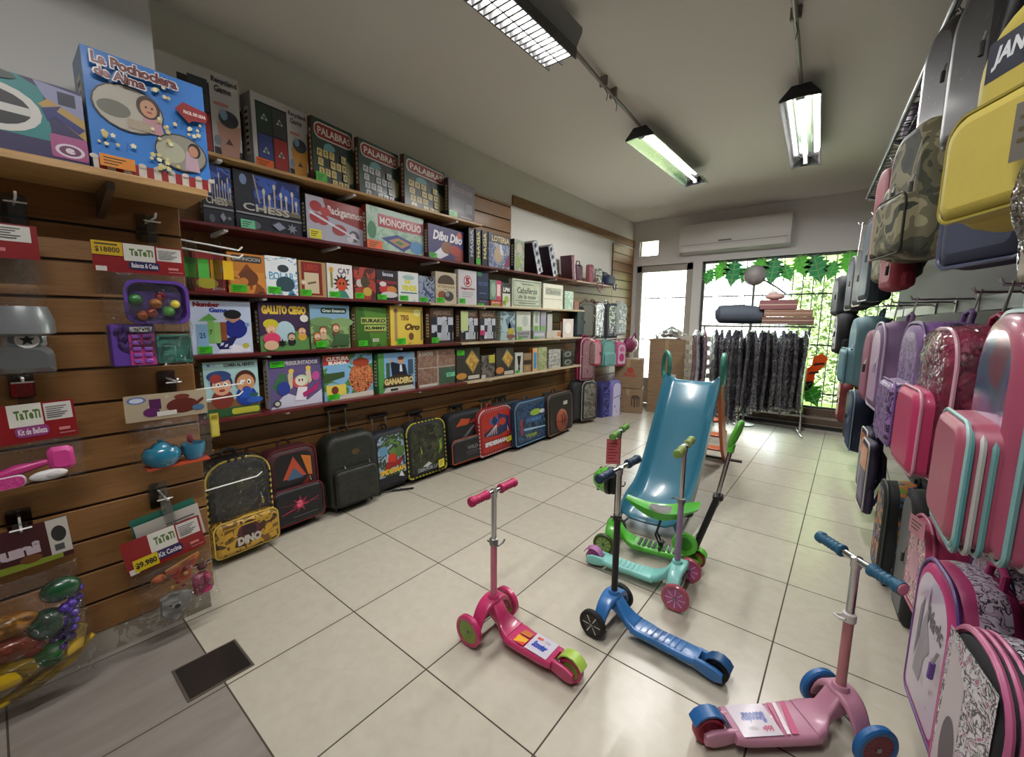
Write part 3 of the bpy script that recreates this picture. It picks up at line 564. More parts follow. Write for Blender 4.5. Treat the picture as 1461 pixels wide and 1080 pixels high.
# ---- third shelf
GLIST = [
 ('C', 276, 321, 358, 'red game box behind the acrylic hooks at the near end of the third shelf', '#7a1a1c', [('r', 0, .5, 1, 1, '#8a2422'), ('e', .4, .22, .35, .14, '#a8a030'), ('e', .75, .6, .2, .12, '#4a6a9a'), ('t', 'JUEGO', .55, .04, .95, .12, '#d8c8c0')], dict(st=None)),
 ('C', 325, 378, 359, 'orange desert game box with a grey stone title on the third shelf', art(['#b8702c', '#d08a3a', '#8c4c20', '#5a3418'], 9), [('r', 0, .55, 1, 1, '#c07a30'), ('rr', .1, .78, .92, .95, '#3a3836', .05), ('t', 'EXTINCION', .14, .82, .88, .91, '#b8b4ac'), ('p', [(.25, .45), (.5, .75), (.8, .45), (.6, .3)], '#7a4220'), ('e', .55, .4, .25, .2, '#6a3a1c'), ('e', .4, .3, .12, .1, '#c8803c')], dict(sp=(.05, .04, .42, .18))),
 ('C', 379, 424, 364, 'white and blue snow scene game box on the third shelf', art(['#c8d4d8', '#8fb4c8', '#e4e8e8', '#4a88ac', '#2c4450'], 10), [('e', .55, .7, .42, .25, '#dfe6e8'), ('t', 'POLAR', .1, .4, .9, .6, '#4a9cc0'), ('e', .6, .3, .3, .2, '#2f4a54'), ('e', .55, .7, .18, .1, '#303a44')], dict(sp=(.04, .04, .4, .18))),
 ('C', 427, 465, 371, 'tan and red game box with a parchment panel on the third shelf', '#a8885c', [('r', .08, .05, .85, .97, '#7c2018'), ('r', .18, .1, .72, .68, '#c8b898'), ('t', 'LIBRO', .2, .74, .7, .92, '#a83a2c'), ('s', .14, .4, .12, '#d8ccb0', 8), ('p', [(.3, .4), (.6, .45), (.62, .4), (.3, .34)], '#6a5a48')], dict(sp=(.02, .03, .4, .17))),
 ('C', 467, 503, 375, 'white box with an orange crowned face and dark capital letters', '#d4d0cc', [('t', 'CAT', .42, .72, .9, .88, '#301a48'), ('s', .55, .45, .36, '#2a2420', 11, .55), ('e', .55, .4, .2, .19, '#c04a28'), ('e', .48, .44, .04, .04, '#1a1414'), ('e', .62, .44, .04, .04, '#1a1414'), ('p', [(.3, .02), (.85, .02), (.7, .22), (.4, .22)], '#3c8470'), ('r', .12, .3, .2, .75, '#8a8a3a'), ('e', .16, .82, .08, .08, '#c8a030')], dict(sp=(.05, .03, .42, .16))),
 ('C', 505, 536, 380, 'dark red jungle game box on the third shelf', art(['#7a241c', '#a03a28', '#4c1a16', '#2c3424'], 9), [('p', [(.3, .5), (.5, .9), (.75, .5)], '#2c2a22'), ('e', .25, .5, .15, .12, '#b8b0a8'), ('e', .6, .25, .2, .14, '#c0a048'), ('e', .5, .55, .2, .18, '#473a28')], dict(sp=(.03, .03, .4, .17))),
 ('C', 537, 567, 384, 'dark food game box with a red dish in the third shelf row', art(['#3a1620', '#241018', '#521c28'], 10), [('t', 'locos', .3, .8, .8, .94, '#b8c0d0', 2), ('r', 0, .55, 1, .66, '#7a2028'), ('e', .38, .38, .26, .14, '#b83038'), ('e', .72, .36, .24, .13, '#c07830'), ('e', .3, .54, .16, .08, '#d8d0c8'), ('e', .6, .2, .4, .1, '#c8c4c0')], dict(sp=(.03, .03, .42, .16))),
 ('C', 568.5, 597, 387, 'white box with yellow slanted two word title on the third shelf', art(['#c4ccc8', '#d8dcd8', '#a8c0bc'], 10), [('t', 'Se', .3, .6, .6, .78, '#d8d03c', 3), ('t', 'VENDE', .14, .36, .9, .56, '#d8d03c', 3), ('e', .5, .82, .3, .08, '#9ab8b8'), ('r', .1, .28, .92, .32, '#3a6a6a')], dict(sp=(.04, .03, .42, .17))),
 ('C', 598, 620, 393, 'dark blue splashed game box on the third shelf', art(['#1c2848', '#34466e', '#8a94a8', '#141a2c', '#c0c4cc'], 13), [], dict(sp=(.04, .03, .5, .16))),
 ('C', 621.5, 651, 387, 'cream box with a round brown picture and pale banner title', '#c0b49c', [('e', .5, .68, .4, .24, '#4a3422'), ('r', .04, .46, .96, .62, '#d0c4a4'), ('t', 'VETERINARIA', .07, .49, .93, .59, '#7a5a34'), ('e', .3, .26, .2, .14, '#8a4a24'), ('e', .62, .24, .24, .16, '#3c3a38'), ('e', .55, .3, .1, .08, '#8a8a86')], dict(sp=(.04, .02, .36, .16))),
 ('C', 654, 680, 384, 'white box with a big red numeral on the third shelf', '#ccc8cc', [('e', .5, .68, .22, .17, '#a83038'), ('e', .5, .68, .18, .14, '#d4d0d4'), ('t', '5', .38, .58, .62, .79, '#a01c2c', 3), ('t', 'Segundos', .14, .42, .88, .51, '#8a2434', 2), ('r', .2, .34, .8, .36, '#9a949c'), ('r', .2, .28, .8, .3, '#9a949c'), ('r', .2, .22, .7, .24, '#9a949c')], dict(sp=(.04, .03, .32, .14))),
 ('C', 681, 697, 427, 'dark purple small box at the bottom of a stack of two on the third shelf', '#38304c', [('r', .2, .6, .8, .8, '#6a5a7c')], dict(sp=(.05, .03, .55, .3), )),
 ('C', 700, 715, 428, 'small red box under a green and pink one on the third shelf', '#b0342c', [('t', 'JENGA', .1, .4, .9, .7, '#e0d0c0', 2)], dict(sp=(.08, .04, .7, .3), st='#8aa02c')),
 ('C', 717, 728, 403, 'black and white slim box with three white capitals', '#c8c8c0', [('r', 0, .55, 1, 1, '#18181c'), ('t', 'LPM', .1, .62, .9, .8, '#e0e0dc', 2), ('e', .5, .3, .3, .15, '#9ab04c')], dict(sp=(.05, .05, .4, .2), st='#8aa02c')),
 ('C', 731, 772, 397, 'large cream box with ornate dark script on the third shelf', art(['#aab29a', '#bcc2ac', '#98a28a'], 12), [('r', .03, .05, .97, .95, '#5c6a58'), ('r', .05, .08, .95, .92, art(['#aab29a', '#b8bea8'], 12)), ('t', 'Caballeros', .15, .5, .85, .72, '#3a4438', 1, 1), ('t', 'de la mesa', .2, .32, .8, .46, '#3a4438', 1, 1), ('r', .3, .82, .7, .85, '#4a5648'), ('r', .2, .14, .8, .17, '#4a5648'), ('r', .1, .22, .9, .25, '#6a7666')], dict(st=None)),
 ('C', 775, 803, 404, 'pale sunlit box with faint grey print on the third shelf', art(['#c8c4b4', '#d8d4c4', '#a8a898'], 14), [('r', .1, .55, .9, .85, '#a6a898'), ('t', 'Clasico', .15, .6, .85, .8, '#70746a', 1, 1), ('r', .04, .38, .96, .4, '#8a8c80')], dict(st=None)),
 ('C', 806, 818, 415, 'small pale green box at the far end of the third shelf', art(['#9ab8a4', '#c0d0c0'], 12), [], dict(st=None)),
 ('C', 819, 826, 430, 'tiny red box at the far end of the third shelf', '#8a4434', [], dict(st=None)),
 # ---- fourth shelf
 ('D', 272, 359, 428, 'pale blue number game box with a dark haired child on the fourth shelf', art(['#a4b4d4', '#bcc8e0', '#d4dcec'], 7), [('t', 'Number', .06, .88, .48, .97, '#8a1c28', 3), ('t', 'Game', .3, .78, .6, .87, '#1c3a9a', 3), ('p', [(.55, .2), (.95, .1), (.95, .02), (.4, .02)], '#e4e4ee'), ('e', .72, .48, .2, .2, '#1c2a84'), ('p', [(.35, .25), (.75, .34), (.6, .08), (.42, .08)], '#141c54'), ('e', .68, .7, .13, .09, '#b88a70'), ('e', .68, .75, .15, .09, '#141418'), ('e', .68, .62, .05, .03, '#b88a70'), ('r', .08, .14, .26, .56, '#7fa8c8'), ('r', .26, .2, .36, .64, '#7ab060'), ('r', .36, .2, .46, .6, '#8ab868'), ('r', .46, .25, .56, .6, '#8a4a2c'), ('p', [(.12, .62), (.3, .76), (.42, .64)], '#5a9a4c'), ('t', '25', .12, .3, .22, .4, '#2c4c6c'), ('t', '7', .28, .36, .33, .46, '#2c5c2c'), ('e', .87, .14, .06, .05, '#b8b040'), ('e', .92, .55, .04, .04, '#7c94cc')]+[('p', [(.45+.07*i, .2-.03*i), (.5+.07*i, .215-.03*i), (.48+.07*i, .16-.03*i), (.43+.07*i, .15-.03*i)], '#d0d4ec') for i in range(3)], dict(sp=(.08, .02, .22, .13), d=.07)),
 ('D', 370, 440, 431, 'dark purple party game box with yellow title and cartoon children', art(['#2c1c38', '#3c2848', '#221430'], 10), [('t', 'GALLITO CIEGO', .06, .76, .96, .94, '#d8b83c', 3), ('p', [(.0, .3), (.5, .55), (1, .25), (1, 0), (0, 0)], '#5a8a4c'), ('e', .5, .4, .2, .22, '#a8c4cc'), ('e', .22, .56, .15, .1, '#c0b828')]+kid(.22, .44, .1, '#e0b088', '#c8b030', '#5a7a28', 1)+kid(.85, .4, .09, '#d8a078', '#2c2420', '#c8a038', 1)+kid(.62, .28, .08, '#c8a080', '#303040', '#1c1c24', 1)+[('e', .22, .26, .17, .12, '#d03c64'), ('e', .2, .12, .14, .1, '#d8b090'), ('s', .42, .16, .1, '#141c14', 6), ('e', .9, .68, .09, .08, '#d8d4cc')], dict(st=None, d=.07, th=.04, spine='#3a2c20')),
 ('D', 443, 499, 434, 'farm scene game box with a dark title plate on the fourth shelf', art(['#6a8a5c', '#5a7a48', '#8aa46c', '#486038'], 9), [('r', 0, .62, 1, 1, '#7aa0bc'), ('e', .3, .62, .3, .1, '#6a8a5a'), ('e', .8, .6, .3, .1, '#7a9a64'), ('rr', .26, .8, .92, .93, '#1c3a34', .05), ('t', 'Gran Estancia', .3, .83, .88, .9, '#d4dcd0')]+kid(.3, .4, .09, '#d8a884', '#7a4428', '#b8a480')+kid(.62, .46, .09, '#d0a07c', '#8c3420', '#6a4a30')+kid(.14, .28, .08, '#d8a884', '#a85c30', '#8c4a2c')+[('p', [(.45, .05), (.95, .05), (.95, .32), (.6, .34)], '#3c5a34')], dict(sp=(.1, .04, .25, .14), d=.07, th=.03)),
 ('D', 509, 552, 438, 'green tile rummy game box with cream letter tiles', art(['#3a6a1c', '#4a7c28', '#2c5414'], 8), [('p', [(0, 0), (.5, 0), (.2, 1), (0, 1)], '#33601a'), ('r', .14, .58, .98, .74, '#a8b060'), ('r', .24, .4, .98, .54, '#a8b060'), ('t', 'BURAKO', .17, .61, .95, .71, '#1c3410', 2), ('t', 'RUMMY', .27, .43, .95, .51, '#1c3410', 2), ('r', .3, .36, .95, .38, '#7a4c24'), ('r', .5, .12, .7, .2, '#c8ccb8'), ('r', .53, .15, .67, .17, '#3a6a1c')], dict(sp=(.04, .02, .28, .14), d=.08, th=.07, spine='#8c7c4c', side='#24400f')),
 ('D', 557, 603, 434, 'yellow box with brown letters and an ornate column on the fourth shelf', art(['#c8a834', '#d8bc48', '#b8942a'], 8), [('r', .12, .1, .2, .9, '#a08058'), ('e', .16, .88, .06, .06, '#7a5a3c'), ('t', 'TEG', .3, .64, .55, .78, '#7a5020', 2), ('t', 'Oro', .42, .38, .9, .56, '#5a3c1c', 3, 1), ('e', .62, .22, .08, .1, '#6a4424'), ('e', .82, .85, .12, .1, '#e8dc90'), ('r', .93, .1, .98, .9, '#6a6440')], dict(sp=(.18, .02, .26, .16), d=.09, th=.05, spine='#b09038')),
]
def AJ(): 
    o = [('r', 0, .74, 1, 1, '#4a2c22'), ('t', 'AJEDREZ', .12, .78, .9, .92, '#8c7460', 2)]
    for i in range(4):
        for j in range(3): o.append(('r', .05+.23*i, .08+.22*j, .05+.23*(i+1), .08+.22*(j+1), '#b8bcc8' if (i+j) % 2 else '#1c2030'))
    o += [('p', [(.4, .08), (.75, .08), (.66, .4), (.7, .62), (.5, .68), (.45, .4)], '#a8acb4'), ('e', .58, .7, .12, .06, '#bcc0c8'), ('r', .82, .05, .94, .42, '#101218'), ('e', .88, .45, .07, .06, '#101218'), ('r', .16, .08, .24, .34, '#0c0e14')]
    return o
GLIST += [
 ('D', 614, 647, 439, 'brown chess box with checkered picture and a green sticker', '#3a241c', AJ(), dict(sp=(.03, .02, .3, .15), d=.08, th=.03, spine='#5a3c30')),
 ('D', 657, 682, 442, 'brown chess box with a bright plastic glare, second of three alike', '#3a241c', AJ()+[('r', .0, .35, .4, .95, '#b8c88c')], dict(st=None, d=.08, th=.06, spine='#5a3c30')),  # plastic glare painted as a pale patch on the cover
 ('D', 684.5, 707, 443, 'brown chess box with a pink sticker, third of three alike', '#3a241c', AJ(), dict(st='#c8286c', sp=(.0, .2, .3, .16), d=.08, th=.06, spine='#5a3c30')),
 ('D', 714, 735, 444, 'blue grey landscape puzzle box on the fourth shelf', art(['#7a94a0', '#9ab0b4', '#5c7484', '#4a5c54'], 9), [('p', [(.3, .75), (.5, .4), (.6, .7), (.75, .4)], '#3c5470'), ('e', .7, .3, .25, .12, '#a89a3c'), ('e', .7, .12, .3, .08, '#7a4a3c')], dict(st=None, d=.08, th=.04, spine='#a8b8b0')),
 ('D', 737, 757, 472, 'grey word box at the bottom of a stack on the fourth shelf', '#9a9c9a', [('t', 'DADOS', .1, .5, .9, .85, '#54565a', 2), ('t', 'BINGO', .15, .15, .8, .42, '#54565a', 2)], dict(sp=(.1, .03, .3, .2))),
 ('D', 761, 778, 472, 'small grey box at the bottom of the middle stack on the fourth shelf', '#8a8e94', [('r', .1, .3, .9, .7, '#b0b4b8')], dict(sp=(.1, .05, .3, .2))),
 ('D', 780, 800, 472, 'pale box with orange edge in the far stack on the fourth shelf', art(['#a09c94', '#b8b0a4', '#8a7c70'], 12), [('r', .75, .2, 1, .8, '#b06a3c')], dict(st=None)),
 ('D', 803, 818, 455, 'white box with dark red spine at the far end of the fourth shelf', '#cfc4bc', [('e', .5, .5, .3, .3, '#e4dcd8')], dict(st=None, spine='#7a3430', side='#7a3430')),
 # ---- lowest shelf
 ('E', 292, 370, 518, 'pale green box with two cartoon children and a yellow strip, nearest on the lowest shelf', art(['#8cb4b8', '#a4c8c8', '#b8d4d0'], 7), [('r', 0, 0, 1, .16, '#2c5a34'), ('rr', .45, .02, .98, .13, '#b8b83c', .04), ('r', 0, .16, 1, .3, '#7a5a3c'), ('t', 'COMEN AL NENITO', .36, .9, .94, .96, '#1c2420', 2), ('e', .1, .94, .03, .025, '#4a6a9a'), ('e', .18, .94, .03, .025, '#9ab0c0')]+kid(.3, .56, .19, '#d8a080', '#2c3868', '#7a3024')+[('e', .26, .74, .22, .1, '#2c4478'), ('e', .2, .7, .1, .08, '#9c3a30')]+kid(.74, .58, .19, '#c8946c', '#4c2418', '#1c3c94')+[('p', [(.6, .3), (.9, .3), (.82, .5), (.68, .5)], '#2454b0'), ('e', .9, .25, .16, .06, '#2a58a8'), ('r', .8, .32, .96, .38, '#2c5a4c')], dict(st=None, d=.08, spine='#24502c', side='#24502c')),
 ('E', 384, 459, 514, 'purple quiz game box with white capital title on the lowest shelf', art(['#4a3e6c', '#5c507c', '#3e3460'], 6), [('t', 'PREGUNTADOS', .28, .86, .94, .95, '#dcd8e4', 3), ('p', [(.0, .0), (.3, .3), (.7, .1), (1, .3), (1, 0)], '#c4c4d4'), ('p', [(.05, .45), (.2, .72), (.32, .68), (.3, .4), (.15, .3)], '#3c6a48'), ('p', [(.36, .35), (.34, .66), (.4, .78), (.44, .7), (.42, .4)], '#c8b898'), ('e', .41, .74, .05, .05, '#d8b84c'), ('p', [(.74, .45), (.68, .68), (.72, .8), (.78, .75), (.8, .5)], '#c8b898'), ('e', .74, .78, .05, .05, '#d8b84c'), ('e', .58, .5, .16, .14, '#c85050'), ('e', .6, .53, .13, .12, '#b8d0b0'), ('e', .58, .52, .1, .09, '#e0d4c4'), ('e', .55, .54, .015, .03, '#201820'), ('e', .61, .54, .015, .03, '#201820'), ('p', [(.45, .12), (.52, .4), (.7, .38), (.66, .1)], '#dcd8e0'), ('p', [(.62, .16), (.9, .3), (.96, .5), (.8, .36), (.6, .26)], '#a82c6c'), ('e', .88, .6, .08, .1, '#b84a8c'), ('e', .12, .1, .07, .07, '#22302c'), ('e', .12, .1, .045, .045, '#b8b8a8'), ('e', .25, .4, .12, .14, '#2c3c8c')], dict(sp=(.03, .84, .26, .12), d=.08, th=.03, spine='#d4d0d4', side='#2a2440')),
 ('E', 462, 532, 508, 'brightly coloured box with a crowd of brown characters on the lowest shelf', art(['#5c94c4', '#7aa8cc', '#4c7c3c', '#6c9a4c'], 6), [('p', [(0, 1), (.5, .98), (.52, .82), (.0, .78)], '#b0342c'), ('t', 'CULTURA', .06, .87, .5, .96, '#ece0d4', 3), ('t', 'BLANDA', .1, .79, .46, .86, '#ece0d4', 3), ('e', .75, .45, .26, .36, art(['#7c3420', '#a8502c', '#c87c4c', '#54241a', '#d8a878'], 40, dist=.3)), ('e', .75, .8, .18, .1, '#983c22'), ('r', .04, .1, .42, .34, '#d8c450'), ('e', .2, .22, .07, .09, '#6c3024'), ('p', [(0, .4), (.4, .5), (.4, .62), (0, .6)], '#38502c'), ('p', [(.1, 0), (1, 0), (1, .12), (.4, .1)], '#c8c0b4')], dict(sp=(.06, .02, .22, .12), d=.07, th=.02)),
 ('E', 540, 592, 505, 'blue box showing a man in a dark suit above gold title letters', art(['#5a88bc', '#7aa4cc', '#8cb4d0', '#4c78ac'], 5), [('r', 0, 0, .15, 1, '#4c8c44'), ('r', .2, .35, .3, .75, '#3c5c44'), ('r', .8, .4, .95, .8, '#3a4c5c'), ('p', [(.36, .34), (.8, .34), (.72, .68), (.56, .7), (.34, .78), (.32, .72)], '#141a2c'), ('p', [(.56, .5), (.64, .5), (.62, .68), (.57, .68)], '#d8d8dc'), ('e', .6, .78, .08, .08, '#c8946c'), ('e', .6, .85, .09, .05, '#5a3420'), ('e', .34, .8, .04, .04, '#c8946c'), ('p', [(.1, .12), (.95, .12), (.9, .38), (.5, .44), (.15, .36)], '#3a2c18'), ('t', 'GANADERO', .14, .18, .94, .35, '#d0bc7c', 3), ('p', [(.1, .0), (1, 0), (.9, .12), (.2, .12)], '#c0c0b4'), ('r', .3, .02, .5, .08, '#2c3430')], dict(st=None, d=.08, th=.04, spine='#3c7c44', side='#2c4450')),
 ('E', 596, 649, 501, 'brown puzzle box divided into four pictures, with a mint sticker', art(['#5c4438', '#7a5c4c', '#8c7060', '#3c2c24'], 22), [('r', .0, .5, 1, .53, '#a89c90'), ('r', .5, 0, .53, 1, '#a89c90'), ('r', .55, .02, 1, .48, art(['#2c4434', '#3c5844', '#50685a'], 20)), ('t', '1000', .04, .85, .4, .95, '#b8b0a4', 2), ('r', .03, .0, .5, .07, '#c4c0b4')], dict(st=MINT, sp=(.75, .2, .24, .12), d=.06, th=.02, spine='#6a3a34')),
 ('E', 651.5, 684.5, 498, 'black puzzle box with a golden diamond picture and a green sticker', art(['#23211e', '#34302a', '#1a1816'], 14), [('p', [(.35, .6), (.65, .95), (.98, .6), (.7, .2)], '#8c7c4c'), ('p', [(.4, .6), (.65, .9), (.94, .6), (.7, .25)], art(['#6a4c1c', '#a8802c', '#c8a45c', '#3a2810'], 22)), ('e', .2, .16, .22, .1, '#b8843c'), ('r', .48, .04, .98, .15, '#b8b4a8')], dict(sp=(.02, .8, .3, .14), d=.06)),
 ('E', 687, 706, 508, 'small grey figure puzzle box between the two gold diamond puzzles', art(['#4c4844', '#6a645c', '#343230', '#8a8478'], 16), [('r', .55, .65, 1, 1, '#b0a83c'), ('r', 0, .0, .3, .15, '#b8b8b4')], dict(st=None, d=.05)),
 ('E', 708, 733, 497, 'black gold diamond puzzle box without sticker on the lowest shelf', art(['#23211e', '#34302a', '#1a1816'], 14), [('p', [(.3, .6), (.6, .95), (.98, .6), (.7, .25)], '#8c7c4c'), ('p', [(.36, .6), (.6, .9), (.92, .6), (.7, .3)], art(['#6a4c1c', '#a8802c', '#c8a45c', '#3a2810'], 22)), ('e', .2, .2, .22, .12, '#b8743c'), ('r', .45, .02, .98, .15, '#b4b0a4')], dict(st=None, d=.06)),
 ('E', 735, 746, 504, 'white box showing a black trophy cup on the lowest shelf', '#b8b8b0', [('p', [(.25, .85), (.75, .85), (.65, .5), (.55, .3), (.45, .3), (.35, .5)], '#1c1c1a'), ('r', .4, .15, .6, .3, '#1c1c1a')], dict(sp=(.1, .03, .5, .12))),
 ('E', 747, 758, 505, 'kraft brown box with a dark stripe on the lowest shelf', '#8a7458', [('r', .0, .4, 1, .65, '#3a2c20'), ('r', .3, .1, .7, .3, '#b08a4c')], dict(st=None)),
 ('E', 760, 767, 497, 'narrow orange and blue box on the lowest shelf', '#c8a070', [('r', .2, .1, .8, .8, '#3a8cb8')], dict(st=None, spine='#b86a2c')),
 ('E', 768, 780, 496, 'olive patterned box towards the far end of the lowest shelf', art(['#6a7450', '#8a9468', '#a8ac84', '#4c5838'], 18), [], dict(st=None, spine='#b8b49c')),
]
for g in GLIST: game(*g[:5], g[5], g[6], **g[7])
# stacked little boxes: each one a thing of its own
for i in range(5):
    z = SZ['E']+.052*i
    game('E', 783, 800, 500, 'grey patterned card box, %s in the lowest shelf stack of five' % ('lowest', 'second from below', 'middle one', 'second from the top', 'topmost')[i], art(['#3a3a38', '#8a8a84', '#b8b8b0', '#5a5a58'], 30, off=i), [], st=None, z=z, hh=.048, spine=False, d=.08)
for i in range(2):
    z = SZ['E']+.115*i
    game('E', 802.5, 818, 500, 'black box with pale ring, %s of two at lowest shelf end' % ('lower', 'upper')[i], '#2c2c2a', [('e', .5, .5, .3, .36, '#8a8c88'), ('e', .5, .5, .2, .24, '#3a3c3a')], st=None, z=z, hh=.11, spine=False, d=.08)
def stack(row, uL, uR, v_split, vT, label, base, prims, **k):
    z = at((uL+uR)/2, v_split, 0, -3.16).z+.001; game(row, uL, uR, vT, label, base, prims, z=z, **k)
stack('C', 681, 697, 427, 388, 'dark blue small box on top of a purple one on the third shelf', '#1c2848', [('t', 'NOCHE', .1, .5, .9, .65, '#4c5c8c', 2), ('r', .0, .85, .4, 1, '#3a7a4c'), ('r', .2, .2, .8, .24, '#5a6a94')], st=None)
stack('C', 699, 715, 428, 399, 'green and pink small box on top of a red one on the third shelf', '#6c8c78', [('r', .55, 0, 1, 1, '#b83a5c'), ('e', .3, .5, .22, .36, '#9ab09c'), ('r', .62, .2, .92, .8, '#d8c0c4')], st=None)
stack('D', 737, 757, 472, 444, 'white small box on top of the grey word box', '#c4c8bc', [('r', .05, .0, .4, .2, '#7aa85c'), ('e', .6, .5, .2, .3, '#a8b0a4')], st=None)
stack('D', 761, 770, 472, 444, 'white and green card box in the middle stack on the fourth shelf', '#b8bcb4', [('r', .1, .0, .8, .25, '#6aa04c'), ('r', .3, .4, .7, .9, '#8a9a8c')], st=None)
stack('D', 771.5, 779, 472, 444, 'lilac and green card box in the middle stack on the fourth shelf', '#9a94a8', [('r', .1, .0, .9, .25, '#6aa04c')], st=None)
stack('D', 781, 788, 472, 448, 'narrow white box on the far stack on the fourth shelf', '#b0b0ac', [], st=None)
# small bags at the far end of the second shelf
def pouch(name, label, cat, u, vb, w, h, d, m, m2, strap=None, rot=0, x=-3.2):
    p = at(u, vb, 0, x); t = thing(name, label, cat, face_frame((x, p.y, SZ['B']), rot))
    b = B(); b.slab(arch(w, h, w*.25, .02), [(-d/2, .03), (-d/2+.02, 0), (d/2-.02, 0), (d/2, .03)], m, m2); b.obj('body', t)
    b = B(); b.tube([(-w*.4, h*.86, d*.42), (0, h*.92, d*.5), (w*.4, h*.86, d*.42)], .005, DARKM, 6); b.obj('zipper', t)
    if strap: b = B(); b.tube(strap, .009, m2, 6); b.obj('strap', t)
    return t
PUR = mat('#4a2434', .4, 0, .4); PNK = mat('#8a5058', .45); SIL = art(['#c0c0bc', '#6a6a68', '#e4e4e0', '#3a3a3a'], 25, .25, .3, metal=.5); NAV = mat('#262c48', .6)
pouch('handbag', 'dark plum handbag on the second shelf beside the leaning maroon box', 'bag', 824, 398, .17, .24, .1, PUR, PUR, [(-.06, .22, 0), (-.04, .29, 0), (.04, .29, 0), (.06, .22, 0)])
pouch('handbag', 'dusty pink handbag with a long strap hanging below the second shelf', 'bag', 841, 402, .13, .28, .1, PNK, PNK, [(-.04, .2, .05), (0, .03, .125), (.05, -.1, .13), (.12, -.13, .13), (.2, -.1, .13), (.2, .03, .125)])
pouch('handbag', 'shiny silver handbag with a dark pattern near the end of the second shelf', 'bag', 853, 405, .18, .25, .08, SIL, SIL)
pouch('toiletry_bag', 'black flat pouch standing behind the navy one on the second shelf', 'bag', 862, 406, .26, .24, .06, mat('#1c2028', .6), mat('#1c2028', .6), x=-3.3)
pouch('toiletry_bag', 'navy pouch overhanging the far end of the second shelf', 'bag', 868, 410, .3, .17, .12, NAV, NAV, [(-.02, .03, .085), (.02, -.06, .09), (.08, -.07, .09), (.1, .03, .085)], x=-3.16)
# ================================================================== bagged toys on the near panel
def hook(u, v, label, x=XP, L=.2, red=False, plate=True, double=True):
    p = at(u, v, 0, x); t = thing('display_hook', label, 'hook', face_frame((x+.001, p.y, p.z)))
    if plate:
        b = B(); b.plate(rrect(-.035, -.065, .035, .06, .01), 0, .004, ACRYL); b.obj('plate', t)
        if red: b = B(); b.plate(rrect(-.03, -.06, .03, .0, .012), .0045, .006, C('#a82420')); b.obj('label_card', t)
    b = B(); b.tube([(0, .02, .004), (0, .02, L*.9), (0, .035, L)], .0042, WHITEP, 8); b.obj('prong', t)
    b = B(); b.box(-.03, .008, L*.62, .03, .014, L*.66, WHITEP, .002); b.obj('cross_bar', t)
    return t
def toybag(name, label, u0, v0, u1, v1, hb, header, hcol, x=XP+.12, th=.05, cat='packaged toy', film_m=None, skew=0, hk=None):
    """a printed header card over a clear plastic pouch; hb = part of the height taken by the card"""
    y0, z0, y1, z1 = rectx(u0, v0, u1, v1, x); w, h = y1-y0, z1-z0; ch = h*hb
    M = face_frame((x, y0, z0)) @ Matrix.Rotation(skew, 4, 'Z'); t = thing(name, label, cat, M, 'bagged toys on hooks')
    b = B(); b.plate(rect(0, h-ch, w, h), 0, .004, C(hcol, .35)); draw(b, header, 0, h-ch, w, ch, .004); b.obj('header_card', t)
    b = B(); H = h-ch; n = 9
    def edge(i, j, s):
        a, c = i, j; bul = (math.sin(pi*a)**.5)*(math.sin(pi*min(1, c*.92+.04))**.6)
        wob = .004*sin(a*23+c*17)+.003*sin(a*9-c*31)
        return (w*(.0+a)+(.012*w*sin(c*19)), H*c, .002+s*(th*.5*bul)+th*.35+wob)
    b.surf(lambda a, c: edge(a, c, 1), 22, 22, film_m or CLEAR); b.obj('plastic_pouch', t)
    if hk:                                   # clear hang tab reaching up to the hook's prong
        q = at(hk[0], hk[1], 0, XP); lo = M.inverted() @ Vector((x, q.y, q.z)); b = B()
        b.plate([(lo.x-.02, h-.03), (lo.x+.02, h-.03), (lo.x+.02, lo.y+.035), (lo.x-.02, lo.y+.035)], .001, .003, ACRYL); b.obj('hang_tab', t)
    return t, w, H
def lines(x0, y0, x1, n, dy, col='#55504c'): return [('r', x0, y0-dy*i, x0+(x1-x0)*(1-.3*((i*7) % 3)/2), y0-dy*i+dy*.45, col) for i in range(n)]
RED = '#861a1e'
def tateti(sub, subcol, price=None, pc=None):
    h = [('r', .32, .42, .66, 1, '#d2d0c6'), ('t', 'TaTeTi', .38, .6, .64, .84, '#4a6a28', 2), ('r', .68, .5, .97, .96, '#c8c6c0')]+lines(.7, .84, .92, 6, .055)
    h += [('rr', .36, .14, .7, .42, subcol, .1), ('t', sub, .39, .2, .68, .36, '#ddd8dc'), ('r', .8, .2, .92, .28, '#c87878'), ('r', .8, .1, .97, .14, '#b06060'), ('r', .02, .02, .13, .18, '#d0ccc4')]
    if price: h += [('r', 0, .55, .31, 1, '#c8a418'), ('t', price, .03, .62, .28, .82, '#2a2410', 1), ('r', .03, .88, .26, .93, '#3a3214')]
    return h
